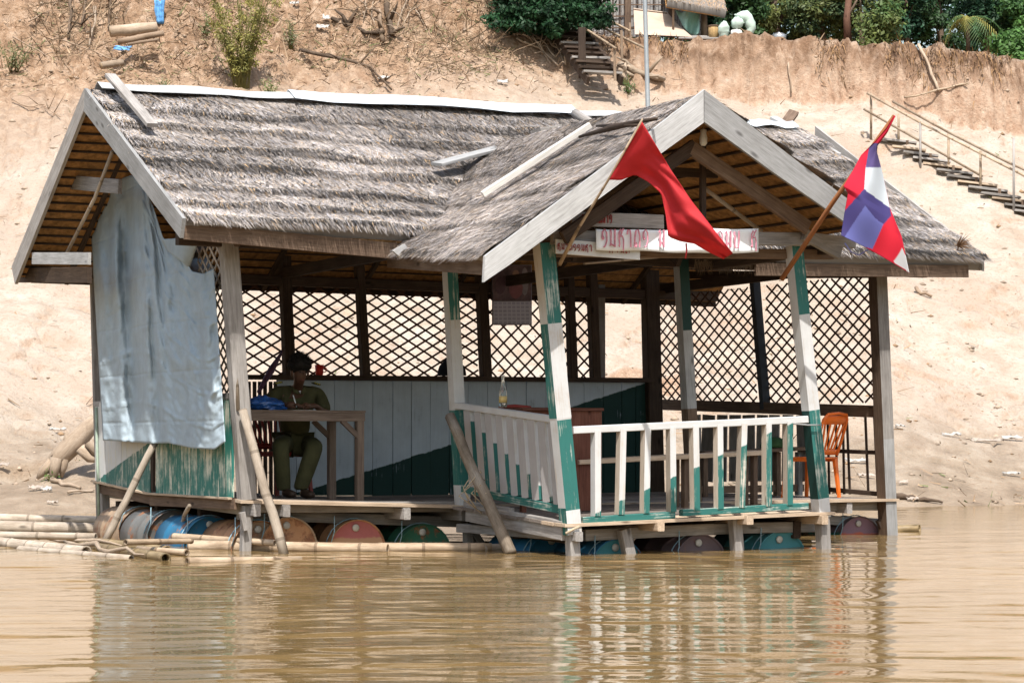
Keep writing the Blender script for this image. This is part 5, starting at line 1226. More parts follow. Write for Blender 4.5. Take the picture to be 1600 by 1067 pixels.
# ------------------------------------------------------------------ on the bank: foliage helpers
LEAF = vcol('leaf', .55, 0, transl=.3, spec=.3); DRYM = vcol('dry_litter', .95, 0)
def leaves(name, clumps, n, size, c0, c1, parent, seed, droop=.2, asp=.45, mat=None):
    """leaf-sized faces spread through many clumps; clumps = [(centre, (rx,ry,rz))]"""
    r = np.random.default_rng(seed); k = r.integers(0, len(clumps), n); C = np.array([tuple(c[0]) for c in clumps])[k]; S = np.array([c[1] for c in clumps])[k]
    d = unit(r.normal(0, 1, (n, 3))); rad = r.random(n)**.45; P = C+d*S*rad[:, None]
    nrm = unit(d*.7+r.normal(0, .55, (n, 3))+np.array([0, -.25, .55])); t = unit(np.cross(nrm, r.normal(0, 1, (n, 3)))); t[:, 2] -= droop; t = unit(t); b = unit(np.cross(nrm, t))
    L = size*r.uniform(.6, 1.35, n); w = L*asp
    q = np.stack([P-t*L[:, None]*.5, P+b*w[:, None]*.5-nrm*(L*.05)[:, None], P+t*L[:, None]*.5, P-b*w[:, None]*.5-nrm*(L*.05)[:, None]], 1)
    tone = np.array([random.Random(seed*31+i).random() for i in range(len(clumps))])[k]*.6+r.random(n)*.4
    col = np.array(c0)*(1-tone[:, None])+np.array(c1)*tone[:, None]; col *= r.uniform(.7, 1.25, (n, 1))
    o = np.array(tuple(clumps[0][0])); f = np.arange(n*4).reshape(-1, 4)
    return put(name, np_mesh(name, q.reshape(-1, 3)-o, f, mat=mat or LEAF, colors=np.repeat(col, 4, 0)), parent, Matrix.Translation(V(o)))
def clump_cloud(c, rx, ry, rz, n, cr, rnd):
    out = []
    for i in range(n):
        d = V((rnd.gauss(0, 1), rnd.gauss(0, 1), rnd.gauss(0, 1))).normalized()*rnd.uniform(.35, 1)
        s = cr*rnd.uniform(.6, 1.3); out.append((c+V((d.x*rx, d.y*ry, d.z*rz)), (s, s, s*.7)))
    return out
BARK = wood('bark', ((.05, .035, .025), (.12, .085, .06), (.2, .15, .11)), stretch=3); DRYB = wood('dry_branch', ((.16, .11, .075), (.29, .21, .15), (.42, .33, .25)), stretch=4); ROOTM = wood('bleached_root', ((.20, .145, .10), (.36, .28, .21), (.50, .41, .33)), stretch=4)
def bush(label, px, pyb, pyt, wpx, Y, n, size, c0, c1, cat='tree', name='bushy_tree', seed=0, trunk=True, group='greenery on top of the bank', back=0):
    rnd = random.Random(seed+100); s = F/Y
    X = (px-CX)/F*Y; zb = CZ+(HY-pyb)/s; zt_ = CZ+(HY-pyt)/s; gzv = float(terrain(X, Y)); hh = zt_-zb; w = wpx/s
    root = thing(name, V((X, Y, gzv)), label, cat, group)
    cl = clump_cloud(V((X, Y, (zb+zt_)/2)), w/2, min(w/2, 1.6), hh/2, max(10, int(w*hh*3.2)), .42, rnd)
    leaves('crown', cl, n, size, c0, c1, root, seed+5)
    tp = V((X+rnd.uniform(-.2, .2), Y+.1, zb+hh*.6)); tk = tube('trunk', [V((X, Y+.1, gzv-.2)), V((X+.05, Y+.1, zb+.2)), tp], [.10, .08, .03], BARK, root, 7)
    for i in range(7):
        b = V((X, Y+.1, zb)).lerp(tp, rnd.uniform(.1, .9)); c = rnd.choice(cl)[0]; tube('limb', [b, b.lerp(c, .5)+V((0, 0, .1)), c], [.035, .022, .008], BARK, tk, 5)
    return root
DK0, DK1 = (.016, .042, .015), (.055, .12, .035)
OLV0, OLV1 = (.05, .07, .02), (.17, .19, .055)
BR0, BR1 = (.04, .10, .025), (.12, .25, .06)
TE0, TE1 = (.016, .055, .03), (.06, .15, .08)
BUSH = [(1125, 50, -50, 130, 57.5, TE0, TE1, 'dark bluish green tree just right of the bank-top house'), (1165, 58, -35, 90, 56.2, DK0, DK1, 'dark bush right behind the pale sacks'), (1215, 60, -70, 130, 57.6, OLV0, OLV1, 'olive green tree above the metal pot'),
        (1285, 62, -60, 120, 57.0, TE0, OLV1, 'green and olive tree left of the reddish trunk'), (1345, 74, -65, 120, 56.8, OLV0, OLV1, 'pale olive tree with leaves drooping over the cliff edge'), (1378, 72, 10, 60, 54.9, BR0, OLV1, 'small bush hanging over the cliff brink'),
        (1415, 66, -60, 110, 57.0, TE0, TE1, 'dark teal green tree in the middle of the bank-top thicket'), (1470, 74, -70, 120, 57.6, DK0, DK1, 'darkest tree left of the yellowing palm'), (1540, 80, -60, 120, 58.0, DK0, TE1, 'dark tree behind the yellowing palm'),
        (1600, 84, -60, 110, 57.6, TE0, BR1, 'green tree at the right edge of the thicket'), (1660, 95, -50, 120, 57.5, DK0, BR1, 'green tree just outside the right side'), (1586, 92, 48, 56, 55.2, BR0, BR1, 'bright fresh green bush low at the far right of the brink')]
for i, (px, yb, yt_, w, Y, c0, c1, lb) in enumerate(BUSH): bush(lb, px, yb+10, yt_, w, Y, int(5200*w/120), .13, c0, c1, 'bush' if w < 95 else 'tree', 'leafy_bush' if w < 95 else 'bushy_tree', i)
# thicket mass farther behind
cl = []; rr = random.Random(5)
for i in range(430): X = rr.uniform(1, 30); cl.append((V((X, rr.uniform(59, 63), rr.uniform(9.5, 14.6))), (.9, .7, .8)))
tag(leaves('thicket', cl, 76000, .2, (.012, .032, .012), (.035, .08, .028), None, 77), 'dense dark wood that closes the view behind the bank-top trees', 'wood', kind='stuff')
rtk = thing('bare_trunk', ground(1324, 62), 'reddish brown bare trunk among the bank-top trees', 'trunk'); tube('trunk', [at(1325, 66, 55.6), at(1323, 30, 55.6), at(1330, -40, 55.8)], [.11, .09, .08], wood('red_bark', ((.07, .03, .02), (.15, .075, .05), (.22, .12, .085))), rtk, 8); tube('limb', [at(1323, 30, 55.6), at(1345, -10, 55.6)], [.04, .02], BARK, rtk, 6)
# yellowing palm
pm = thing('palm', ground(1528, 80), 'small palm with yellowing drooping fronds on the brink', 'palm'); pc = at(1512, 30, 55.6); tube('stem', [at(1513, 84, 55.6), pc], [.06, .05], BARK, pm, 7)
for i in range(11):
    a = i*2.4; rr = random.Random(i); end = pc+V((math.cos(a)*.75+.15, math.sin(a)*.4-.15, -rr.uniform(.1, .9))); mid = pc.lerp(end, .5)+V((0, 0, .4))
    vs, fs = [], []; N_ = 16; d = V((-math.sin(a), math.cos(a), 0))
    for k in range(N_+1):
        f = k/N_; p = pc*(1-f)**2+mid*(2*f*(1-f))+end*f**2; tn = ((mid-pc)*(1-f)+(end-mid)*f).normalized(); w = .26*math.sin(math.pi*min(.97, f*.85+.12))
        for sg in (-1, 1):
            b = len(vs); e = p+d*(w*sg)+tn*.12+V((0, 0, -.10-.12*f+rr.uniform(-.03, .03))); vs += [p-tn*.014, p+tn*.014, e]; fs.append((b, b+1, b+2))
    poly_mesh('frond', vs, fs, plain('yellow_frond', (.24, .22, .055), .6, .35, 5) if i % 2 else plain('green_frond', (.05, .10, .025), .6, .3, 5), pm)
# overhanging dark tree left of the stairs
tr = thing('overhanging_tree', ground(800, 60), 'dark green tree whose branches hang over the top of the wooden stairs', 'tree'); rr = random.Random(3)
cl = clump_cloud(at(868, -8, 52.4), 1.5, .9, .8, 80, .34, rr)+clump_cloud(at(792, -20, 53.2), .6, .7, .6, 20, .3, rr)+[(at(p, rr.uniform(12, 58-abs(p-850)*.22), 52.2+rr.uniform(-.5, .5)), (.24, .24, .14)) for p in [rr.uniform(765, 955) for _ in range(60)]]
leaves('crown', cl, 15000, .12, (.008, .028, .012), (.03, .095, .035), tr, 9, .4)
tt = tube('trunk', [ground(800, 70)+V((0, .2, -.2)), at(812, 20, 53.6), at(835, -50, 53.6)], [.12, .10, .07], BARK, tr, 8)
for i in range(9): c = rr.choice(cl)[0]; tube('limb', [at(825, -20, 53.6), at(825, -20, 53.6).lerp(c, .5)+V((0, 0, .1)), c], [.04, .025, .01], BARK, tt, 5)
# spindly shrub and weeds at left
def shrub(label, px, pyb, hpx, wpx, nst, nlv, c0, c1, seed, size=.07, name='spindly_shrub', group='weeds on the left bank'):
    rnd = random.Random(seed); g = ground(px, pyb); s = F/g.y; h = hpx/s; w = wpx/s; root = thing(name, g, label, 'shrub', group); cl = []
    for i in range(nst):
        e = g+V((rnd.uniform(-.5, .5)*w, rnd.uniform(-.3, .3)*w, h*rnd.uniform(.45, 1))); m = g.lerp(e, .5)+V((rnd.uniform(-.05, .05), 0, h*.08)); tube('stem', [g+V((rnd.uniform(-.1, .1)*w, 0, -.03)), m, e], [.014, .009, .004], plain('green_stem', (.13, .12, .04), .8), root, 4)
        for k in range(5): cl.append((g.lerp(e, .25+.19*k)+V((rnd.uniform(-.07, .07), rnd.uniform(-.07, .07), 0)), (.12, .12, .12)))
    leaves('foliage', cl, nlv, size, c0, c1, root, seed, .3, .35); return root
shrub('tall yellow-green spindly shrub on the left bank', 378, 138, 190, 130, 38, 5200, (.12, .13, .04), (.36, .32, .09), 41, .085)
shrub('low green weed clump at the left edge of the bank', 22, 112, 50, 70, 10, 420, (.10, .13, .06), (.24, .25, .12), 42, .07)
shrub('small green weed left of the tall shrub', 318, 60, 35, 30, 7, 200, (.08, .14, .05), (.2, .26, .1), 43, .06)
shrub('grey-green weed right of the tall shrub', 455, 80, 45, 40, 8, 240, (.1, .14, .07), (.24, .27, .15), 44, .06)
shrub('low weed patch under the tall shrub', 425, 150, 28, 45, 8, 220, (.1, .14, .05), (.22, .25, .1), 45, .06)
shrub('tiny weed above the ridge sheet on the left', 255, 138, 16, 26, 6, 120, (.12, .16, .08), (.24, .27, .14), 46, .05)
shrub('green plant growing on the uprooted stump', 982, 152, 30, 16, 6, 170, (.03, .08, .02), (.09, .18, .05), 47, .06)
shrub('tiny grass tuft beside the driftwood stump', 80, 752, 14, 12, 6, 60, (.08, .15, .03), (.16, .26, .06), 48, .06)
# ------------------------------------------------------------------ dead wood
def branch(name, label, pxs, r0, r1, mat=DRYB, cat='branch', group='dead wood on the bank', lift=.05, twigs=0, seed=0, Y=None):
    rnd = random.Random(seed); pts = [(at(x, y, Y) if Y else ground(x, y)+V((0, -.05, lift))) for x, y in pxs]; n = len(pts)
    fine = []
    for i in range(n-1):
        for k in range(3): fine.append(pts[i].lerp(pts[i+1], k/3)+V((rnd.uniform(-1, 1), rnd.uniform(-1, 1), rnd.uniform(-.6, 1)))*.025)
    fine.append(pts[-1]); m = len(fine); root = thing(name, pts[0], label, cat, group)
    st = tube('stem', fine, [(r0+(r1-r0)*i/(m-1))*rnd.uniform(.85, 1.15) for i in range(m)], mat, root, 7)
    for i in range(twigs):
        p = fine[rnd.randrange(m//4, m)]; q = p+V((rnd.uniform(-.5, .5), rnd.uniform(-.3, .1), rnd.uniform(-.05, .45))); tube('twig', [p, p.lerp(q, .5)+V((.03, 0, .05)), q], [r1*1.2, r1*.8, r1*.3], mat, st, 4)
    return root
branch('fallen_branch', 'forked dead branch below the hanging roots', [(520, 38), (545, 44), (570, 56), (600, 58)], .05, .05, BARK, twigs=3, seed=1); branch('fallen_branch', 'upright dead stub with a crosspiece beside the forked branch', [(598, 72), (594, 45), (592, 20)], .07, .045, DRYB, twigs=2, seed=2)
branch('fallen_branch', 'long dark branch lying down the slope above the ridge sheet', [(470, 88), (530, 96), (580, 112), (612, 145)], .045, .02, BARK, twigs=4, seed=3); branch('fallen_branch', 'thin dead branch left of the tall shrub', [(100, 75), (170, 100), (240, 108)], .02, .012, twigs=3, seed=4)
branch('fallen_branch', 'pale thin stick arching at the far upper left', [(45, 40), (75, 25), (95, 0)], .02, .01, twigs=2, seed=5); branch('fallen_branch', 'pale stick below the far upper left thicket of roots', [(20, 65), (60, 85), (90, 105)], .02, .012, twigs=2, seed=6)
branch('fallen_branch', 'dry bent twig left of the hut\'s gable', [(20, 160), (45, 172), (70, 170), (95, 188)], .018, .01, twigs=4, seed=7)
for i, (x0, y0, x1, y1) in enumerate(((800, 42, 860, 108), (815, 55, 868, 100), (790, 40, 835, 80), (806, 70, 872, 112), (850, 70, 884, 112))):
    branch('brushwood_branch', ['topmost', 'second', 'leftmost', 'lowest', 'rightmost'][i]+' dry branch of the brushwood left of the wooden stairs', [(x0, y0), ((x0+x1)/2+4, (y0+y1)/2-6), (x1, y1)], .03, .015, ROOTM, twigs=5, seed=20+i, group='brushwood beside the stairs', lift=.12)
for i, pts in enumerate(([(605, 0), (606, 30), (612, 66)], [(640, 0), (628, 30), (620, 55)], [(655, 22), (640, 24), (630, 50)], [(662, 50), (650, 28), (636, 22)], [(585, 0), (580, 25), (586, 50)], [(570, 0), (572, 20), (568, 36)])):
    branch('hanging_root', ['thick brown root running down the clay face', 'pale root just right of the thick brown one', 'short pale root branching beside the pale root', 'curved pale root farthest right on the clay face', 'thin root just left of the thick brown one', 'thin short root farthest left on the clay face'][i], pts, .07 if i == 0 else .02, .05 if i == 0 else .012, BARK if i == 0 else ROOTM, 'root', 'roots hanging on the clay face', .06, 2, 50+i)
for i, pts in enumerate(([(110, 0), (112, 30), (106, 60)], [(132, 0), (134, 20), (128, 45)], [(150, 20), (147, 50), (140, 78)], [(172, 0), (173, 25), (170, 50)])):
    branch('hanging_root', ['dark root nearest the left on the upper left clay face', 'second dark root on the upper left clay face', 'slanting pale root on the upper left clay face', 'dark root just above the two cut logs'][i], pts, .05, .02, BARK if i != 2 else ROOTM, 'root', 'roots on the upper left clay face', .05, 2, 70+i)
def log(label, p, q, r, mat=ROOTM, group='cut logs on the left bank'):
    root = thing('cut_log', p, label, 'log', group); tube('stem', wob(p, q, 5, .01, int(r*1000)), [r, r*.95, r*1.03, r*.97, r*.93, r*.9], mat, root, 12); d = (p-q).normalized()
    ce = tube('cut_face', [p+d*.001, p+d*.006], [r*.8, r*.8], plain('cut_wood', (.30, .22, .14), .9, .3, 12), root, 12); return root
log('thick cut log lying on the upper left bank', at(172, 50, 49.5), at(245, 43, 49.8), .13); log('thinner log lying below the thick cut log', at(184, 66, 49.2), at(256, 52, 49.4), .07, DRYB); log('thin plank-like log below both cut logs', at(200, 70, 49.1), at(248, 62, 49.3), .035, DRYB)
log('short log end half buried left of the ridge board', at(158, 103, 48.9), at(192, 98, 49.2), .08)
# uprooted stump and trunk by the stairs
st = branch('uprooted_trunk', 'bleached uprooted trunk lying right of the wooden stairs', [(968, 112), (985, 118), (1008, 132), (1038, 136)], .10, .05, ROOTM, 'trunk', 'dead wood on the bank', .12, 5, 81)
g = ground(975, 128)
for i, (dx, dz) in enumerate(((-.12, -.45), (.1, -.35), (.2, -.12), (-.2, .1), (.02, .22))): tube('root', [g+V((0, -.1, .2)), g+V((dx*.6, -.15, .2+dz*.5)), g+V((dx*1.6, -.1, .2+dz))], [.07, .05, .015], ROOTM, st, 6)
# driftwood stump at the left shore
ds = thing('driftwood_stump', ground(100, 742), 'large bleached driftwood stump with stubby roots on the left shore', 'driftwood'); Yd = ground(100, 742).y-.1
tube('stem', [at(150, 655, Yd), at(138, 668, Yd), at(120, 688, Yd-.05), at(95, 712, Yd-.1), at(72, 735, Yd-.1)], [.10, .13, .16, .15, .07], ROOTM, ds, 10)
for i, pts in enumerate(([(112, 692), (104, 690), (103, 676)], [(100, 708), (98, 730), (96, 746)], [(82, 722), (66, 738), (58, 748)], [(125, 700), (140, 716), (165, 722)], [(140, 690), (150, 706), (160, 712)], [(88, 715), (84, 742), (80, 748)])):
    tube('root', [at(x, y, Yd-.12-.02*i) for x, y in pts], [.09, .07, .02], ROOTM, ds, 7)
branch('shore_stick', 'bleached stick lying on the mud below the driftwood stump', [(84, 752), (100, 758), (126, 764)], .04, .025, ROOTM, lift=.02, seed=90); branch('shore_stick', 'pale thin stick on the mud left of the hut', [(110, 772), (130, 770), (148, 768)], .018, .012, ROOTM, lift=.02, seed=91)
branch('shore_stick', 'dark stick at the water edge right of the hut', [(1400, 779), (1425, 781), (1450, 784), (1472, 787)], .05, .02, BARK, lift=.02, seed=92); branch('shore_stick', 'short dark stick on the sand right of the thatched eave', [(1429, 455), (1440, 461), (1455, 466)], .035, .03, DRYB, lift=.03, seed=93)
branch('cliff_pole', 'pale pole leaning on the right-hand clay cliff', [(1434, 72), (1450, 112), (1466, 154)], .04, .035, ROOTM, lift=.1, seed=94); branch('cliff_pole', 'long thin bamboo lying at the foot of the clay cliff', [(1412, 166), (1465, 157), (1512, 146)], .025, .02, BAMB, lift=.15, seed=95)
branch('cliff_pole', 'short stick standing in the clay cliff above the porch peak', [(1232, 108), (1236, 152)], .025, .02, DRYB, lift=.08, seed=96)
# ------------------------------------------------------------------ wooden stairs on the left
sl = thing('wooden_stairs', ground(945, 122), 'rough wooden stairs with dark posts climbing to the bank-top house', 'stairs')
T0, T1 = at(884, 44, 53.0), at(944, 120, 50.6)
for i in range(10):
    f = (i+.3)/10; p = T0.lerp(T1, f); d = V((1, .12, -.02)); board('tread', p-d*.42+V((0, 0, R.uniform(-.02, .02))), p+d*.46, .26, .05, DARKW if i % 3 else GREYW, sl, (0, 0, 1), 2, .05)
for s in (-.36, .40): board('stringer', T0+V((s, 0, -.08)), T1+V((s, 0, -.1)), .06, .2, DARKW, sl)
for x, y0, y1, Y, w in ((909, 44, 122, 51.2, .17), (869, 28, 88, 52.6, .10), (960, 74, 126, 50.6, .06), (971, 48, 92, 51.4, .06), (984, 36, 62, 52.4, .05)): board('post', at(x, y0, Y), at(x+1, y1, Y), w, w*.9, DARKW if w > .09 else DRYB, sl, (0, 1, 0), 3, .06)
for a, b in (((888, 28, 52.4), (962, 76, 50.5)), ((910, 28, 52.8), (1008, 76, 51.2)), ((952, 32, 53), (984, 49, 52.3))): tube('hand_rail', [at(*a), at(*b)], .028, BAMB, sl, 7, nodes=.4)
# ------------------------------------------------------------------ bamboo-railed stairs on the right
sr = thing('bamboo_stairs', ground(1590, 330), 'plank steps with bamboo hand rails descending the sand at right', 'stairs')
for i in range(13):
    f = i/12; x = 1402+f*215; y = 229+f*110; g = ground(x, y); d = V((1, -.1, -.10)).normalized(); board('tread', g+V((0, 0, .10))-d*R.uniform(.36, .44), g+V((0, 0, .07))+d*R.uniform(.34, .44), .2, .045, (GREYW, TANW, GREYW)[i % 3], sr, (0, 0, 1), 2, .06)
    if i % 2 == 0: board('riser_block', g+V((.2, .02, .08)), g+V((.2, .02, -.12)), .06, .3, BROWNW, sr, (0, 1, 0), 2)
def rp(x, yb, yt): g = ground(x, yb); return g, V((at(x, yt, g.y).x, g.y, at(x, yt, g.y).z))
tops = {}
for x, yb, yt, m in ((1361, 219, 146, BAMB), (1404, 218, 178, BAMB), (1438, 262, 192, GREYW), (1482, 268, 208, BAMB), (1532, 300, 236, BAMB), (1584, 330, 216, GREYW), (1612, 345, 262, BAMB)):
    b, t = rp(x, yb, yt); tube('rail_post', [b-V((0, 0, .15)), t], .028, m, sr, 7); tops[x] = t
def rail_(pts): tube('hand_rail', [at(x, y, Y) for x, y, Y in pts], .026, BAMB, sr, 7)
y1_, y2_, y3_, y4_ = tops[1361].y, tops[1438].y, tops[1532].y, tops[1612].y
rail_([(1355, 146, y1_), (1438, 192, y2_), (1532, 240, y3_), (1640, 295, y4_)]); rail_([(1395, 159, y1_-.5), (1482, 207, y2_-.5), (1575, 254, y3_-.5), (1640, 283, y4_-.3)]); rail_([(1350, 171, y1_), (1440, 222, y2_), (1535, 276, y3_)])
# ------------------------------------------------------------------ bank-top house and its clutter
hs = thing('bank_house', at(1000, 58, 56), 'bamboo-walled house with thatched eave at the top of the bank', 'house')
Yh = 55.6
def mat_wall():
    m, nt, bs = nodes_of('woven_blue_grey_wall'); v = wpos(nt); b = nd(nt, 'ShaderNodeTexBrick'); sx = nd(nt, 'ShaderNodeSeparateXYZ'); lk(nt, v, sx.inputs[0]); cb_ = nd(nt, 'ShaderNodeCombineXYZ'); lk(nt, sx.outputs[2], cb_.inputs[0]); lk(nt, sx.outputs[0], cb_.inputs[1]); lk(nt, cb_.outputs[0], b.inputs['Vector'])
    b.inputs['Scale'].default_value = 1; b.inputs['Brick Width'].default_value = .2; b.inputs['Row Height'].default_value = .07; b.inputs['Mortar Size'].default_value = .008
    b.inputs['Color1'].default_value = (.24, .24, .25, 1); b.inputs['Color2'].default_value = (.34, .32, .30, 1); b.inputs['Mortar'].default_value = (.08, .07, .07, 1); lk(nt, b.outputs[0], bs.inputs['Base Color']); bs.inputs['Roughness'].default_value = .9; return m
MW = mat_wall()
prism('wall', [at(925, 58, Yh+.2), at(1047, 58, Yh), at(1047, -70, Yh), at(925, -70, Yh+.2)], V((0, .06, 0)), MW, hs); prism('side_wall', [at(1047, 58, Yh), at(1120, 58, Yh+2.5), at(1120, -40, Yh+2.5), at(1047, -70, Yh)], V((.05, .05, 0)), MW, hs)
for px in (944, 958, 969, 996, 1010, 1022, 1034): board('wall_slat', at(px, 56, Yh-.03), at(px, -70, Yh-.03), .03, .02, DARKW, hs, (0, 1, 0), 1)
for py in (8, 26, 44): board('wall_rail', at(930, py, Yh-.06), at(1046, py, Yh-.06), .025, .03, BROWNW, hs)
for px, w in ((981, .16), (1047, .1)): board('post', at(px, 60, Yh-.1), at(px, -70, Yh-.1), w, w, BROWNW, hs, (0, 1, 0), 2)
tube('pole', [at(1052, 60, 54.4), at(1052, -60, 54.4)], .03, DRYB, hs, 6); tube('post', [at(1101, 60, 54.9), at(1100, 16, 54.9)], .075, DRYB, hs, 8)
ev = (at(1042, 6, 54.2), at(1134, 22, 54.3), at(1120, -70, 56.6), at(1030, -70, 56.6)); er = underside('roof', ev, STRAWU, hs); thatch(ev, [0, .3, .6, 1], er, 900, 9, lip=.05, tone=.8, tint=(1.25, .95, .65)); battens(ev, [.1, .3, .5, .7], er, DARKW, .02)
board('eave_beam', at(1046, 10, 54.5), at(1132, 26, 54.6), .06, .08, BROWNW, hs)
pn_ = thing('wallboard_sheet', at(1030, 58, 54.3), 'tan wallboard sheet leaning against the bank-top house wall', 'panel'); prism('board_sheet', [at(990, 14, 55.2), at(1042, 20, 55.2), at(1062, 42, 54.7), at(1081, 58, 54.1), at(992, 54, 54.1)], V((0, .04, .02)), plain('tan_panel', (.42, .33, .26), .9, .15, 2), pn_); board('edge_strip', at(990, 16, 55.15), at(1042, 22, 55.15), .03, .05, BROWNW, pn_)
tt_ = thing('teal_sheet', at(1075, 55, 54.6), 'torn pale teal plastic sheet hanging under the thatched eave', 'plastic sheet')
vs, fs, _ = sheet([(1055, 16), (1066, 20), (1077, 14), (1093, 22)], [(1066, 40), (1078, 54), (1086, 56), (1093, 52)], 14, 12, lambda x, y, u, f: at(x, y, 54.7+.15*math.sin(u*9+f*3))); solid('sheet', vs, fs, plain('teal_film', (.28, .48, .42), .4, .25, 4), tt_, .004)
bk_ = thing('cane_basket', at(1114, 61, 54.2), 'small tan cane basket beside the pale sacks', 'basket'); lathe('basket_body', [(.10, 0), (.125, .02), (.135, .28), (.12, .29), (.1, .05)], plain('cane', (.36, .24, .11), .8, .3, 30), bk_, at(1115, 60, 54.2), 12); tube('basket_rim', [at(1115, 60, 54.2)+V((.14*math.cos(t*.52), .14*math.sin(t*.52), .285)) for t in range(13)], .014, BROWNW, bk_, 5)
SACK = plain('pale_green_sack', (.42, .52, .46), .6, .15, 5, bumps=.5); SACKW = plain('white_sack', (.55, .54, .52), .6, .2, 6, bumps=.5)
def sack(label, pts, rad, mat):
    root = thing('plastic_sack', pts[0], label, 'sack', 'sacks on the bank top'); n = 10; c = [pts[0].lerp(pts[-1], i/n) if len(pts) == 2 else None for i in range(n+1)]
    if len(pts) > 2: c = [V(polyline([(p.x, p.z) for p in pts], [i/n])[0].tolist()+[0]) for i in range(n+1)]; c = [V((p.x, pts[0].y, p.y)) for p in c]
    rr = [rad*(math.sin(math.pi*(.08+.84*i/n))**.5)*(1+.06*math.sin(i*2.1)) for i in range(n+1)]; b = tube('sack_body', c, rr, mat, root, 12)
    me = b.data; sd_ = R.random()*50
    for v in me.vertices: v.co = v.co*(1+.13*mnoise.noise(v.co*7+V((sd_, 0, 0)))) + V((0, 0, .03*mnoise.noise(v.co*16+V((0, sd_, 0)))))
    tube('tied_neck', [c[-1], c[-1]+(c[-1]-c[-2]).normalized()*rad*.35], [rad*.22, rad*.1], mat, root, 7); return root
Ys = 54.1
sack('big curved pale green sack at the right of the sack pile', [at(1168, 58, Ys), at(1174, 44, Ys), at(1168, 28, Ys), at(1150, 24, Ys)], .13, SACK); sack('pointed pale green sack standing left of the pile', [at(1131, 59, Ys-.1), at(1131, 36, Ys-.1)], .14, SACK); sack('round pale sack on top of the pile', [at(1143, 38, Ys-.05), at(1160, 36, Ys-.05)], .15, SACK); sack('small whitish sack at the bottom of the pile', [at(1142, 53, Ys-.2), at(1158, 52, Ys-.2)], .11, SACKW)
plf = thing('plank_platform', at(1130, 62, 54), 'low plank platform under the sacks at the cliff brink', 'platform'); 
for i in range(3): board('plank', at(1060, 58+i*1.3, 54.5-.25*i), at(1184, 59.5+i*1.3, 54.5-.25*i), .22, .04, GREYW, plf)
pt_ = thing('metal_pot', at(1216, 64, 54.2), 'dented metal pot standing on the cliff brink', 'pot'); lathe('pot_body', [(.12, 0), (.165, .03), (.17, .16), (.15, .18), (.14, .05)], plain('dull_aluminium', (.45, .45, .45), .35, .2, 6, .7), pt_, at(1217, 66, 54.2), 14); lathe('pot_lid', [(.165, .175), (.12, .2), (.02, .215), (.02, .24), (.0, .24)], MATS['dull_aluminium'], pt_, at(1217, 66, 54.2), 14)
# steel flagpole behind the hut
fp = thing('steel_pole', V((at(1013, 200, 28.2).x, 28.2, 0)), 'thin grey steel pole rising behind the porch roof', 'pole'); tube('shaft', [V((at(1016, 700, 28.2).x, 28.2, -.3)), at(1013, 190, 28.2), at(1007, -20, 28.2), at(1006, -60, 28.2)], [.034, .03, .027, .027], plain('galvanised', (.42, .44, .46), .4, .1, 5, .6), fp, 8); lathe('pole_cap', [(.03, 0), (.035, .02), (.0, .04)], MATS['galvanised'], fp, at(1006, -60, 28.2), 8)
# ------------------------------------------------------------------ scraps of plastic
def rag(label, px, py, wpx, hpx, mat, group, seed, hang=False):
    rnd = random.Random(seed); g = ground(px, py); s = F/g.y; w, h = wpx/s, hpx/s; vs, fs = [], []; n = 7
    for j in range(n+1):
        for i in range(n+1):
            u, f = i/n-.5, j/n-.5; e = 1+.35*mnoise.noise(V((u*3, f*3, seed)))
            vs.append(g+V((u*w*e, -.08+(f*h*.4 if not hang else .04*math.sin(u*12)), (.07*abs(mnoise.noise(V((u*5, f*5, seed+.5))))+h*(f+.5)*e*(.85 if hang else .45)))))
    for j in range(n):
        for i in range(n): k = j*(n+1)+i; fs.append((k, k+1, k+n+2, k+n+1))
    o = solid('plastic_scrap', vs, fs, mat, None, .006, g); tag(o, label, 'litter', group); return o
PBL = plain('blue_scrap', (.10, .28, .55), .6, .5, 12); PWH = plain('white_scrap', (.37, .35, .33), .7, .15, 9); PPA = plain('pale_scrap', (.33, .28, .24), .8, .25, 9)
rag('torn blue plastic hanging above the cut logs', 250, 40, 16, 44, PBL, 'blue plastic on the left bank', 1, True); rag('crumpled blue plastic below the cut logs', 192, 82, 26, 14, PBL, 'blue plastic on the left bank', 2)
for i, (x, y, w, h, l) in enumerate(((510, 34, 12, 14, 'white plastic scrap above the forked branch, upper one'), (504, 50, 20, 10, 'white plastic scrap above the forked branch, lower one'), (785, 132, 16, 8, 'pale blue-white scrap above the main ridge'), (948, 180, 12, 8, 'white scrap just above the roof log'), (461, 14, 14, 7, 'white scrap near the top edge, right of the tall shrub'), (600, 128, 18, 9, 'white scrap at the end of the long dark branch'))): rag(l, x, y, w, h, PWH, 'white scraps on the upper bank', 10+i)
LIT = [(1486, 681, 28, 6, 'flat pale scrap on the right shore, level with the chair back'), (1540, 690, 50, 7, 'widest pale scrap on the right shore'), (1580, 687, 30, 7, 'pale scrap at the right edge of the shore'), (1410, 756, 14, 6, 'small scrap on the mud just right of the end post'), (1580, 742, 26, 5, 'scrap low on the mud at the right edge'), (1425, 782, 18, 5, 'scrap lying on the dark stick at the water edge'), (1338, 722, 36, 8, 'upper pale scrap seen through the right end slats'), (1352, 745, 26, 7, 'lower pale scrap seen through the right end slats'), (1405, 668, 14, 4, 'tiny scrap above the others right of the end post'),
       (58, 765, 22, 8, 'pale scrap below the driftwood stump, left one'), (74, 767, 18, 7, 'pale scrap below the driftwood stump, right one'), (8, 735, 16, 9, 'pale scrap at the left edge, level with the driftwood'), (92, 677, 24, 5, 'flat pale scrap above the driftwood stump'), (84, 787, 16, 6, 'pale scrap just above the fat floating bamboos')]
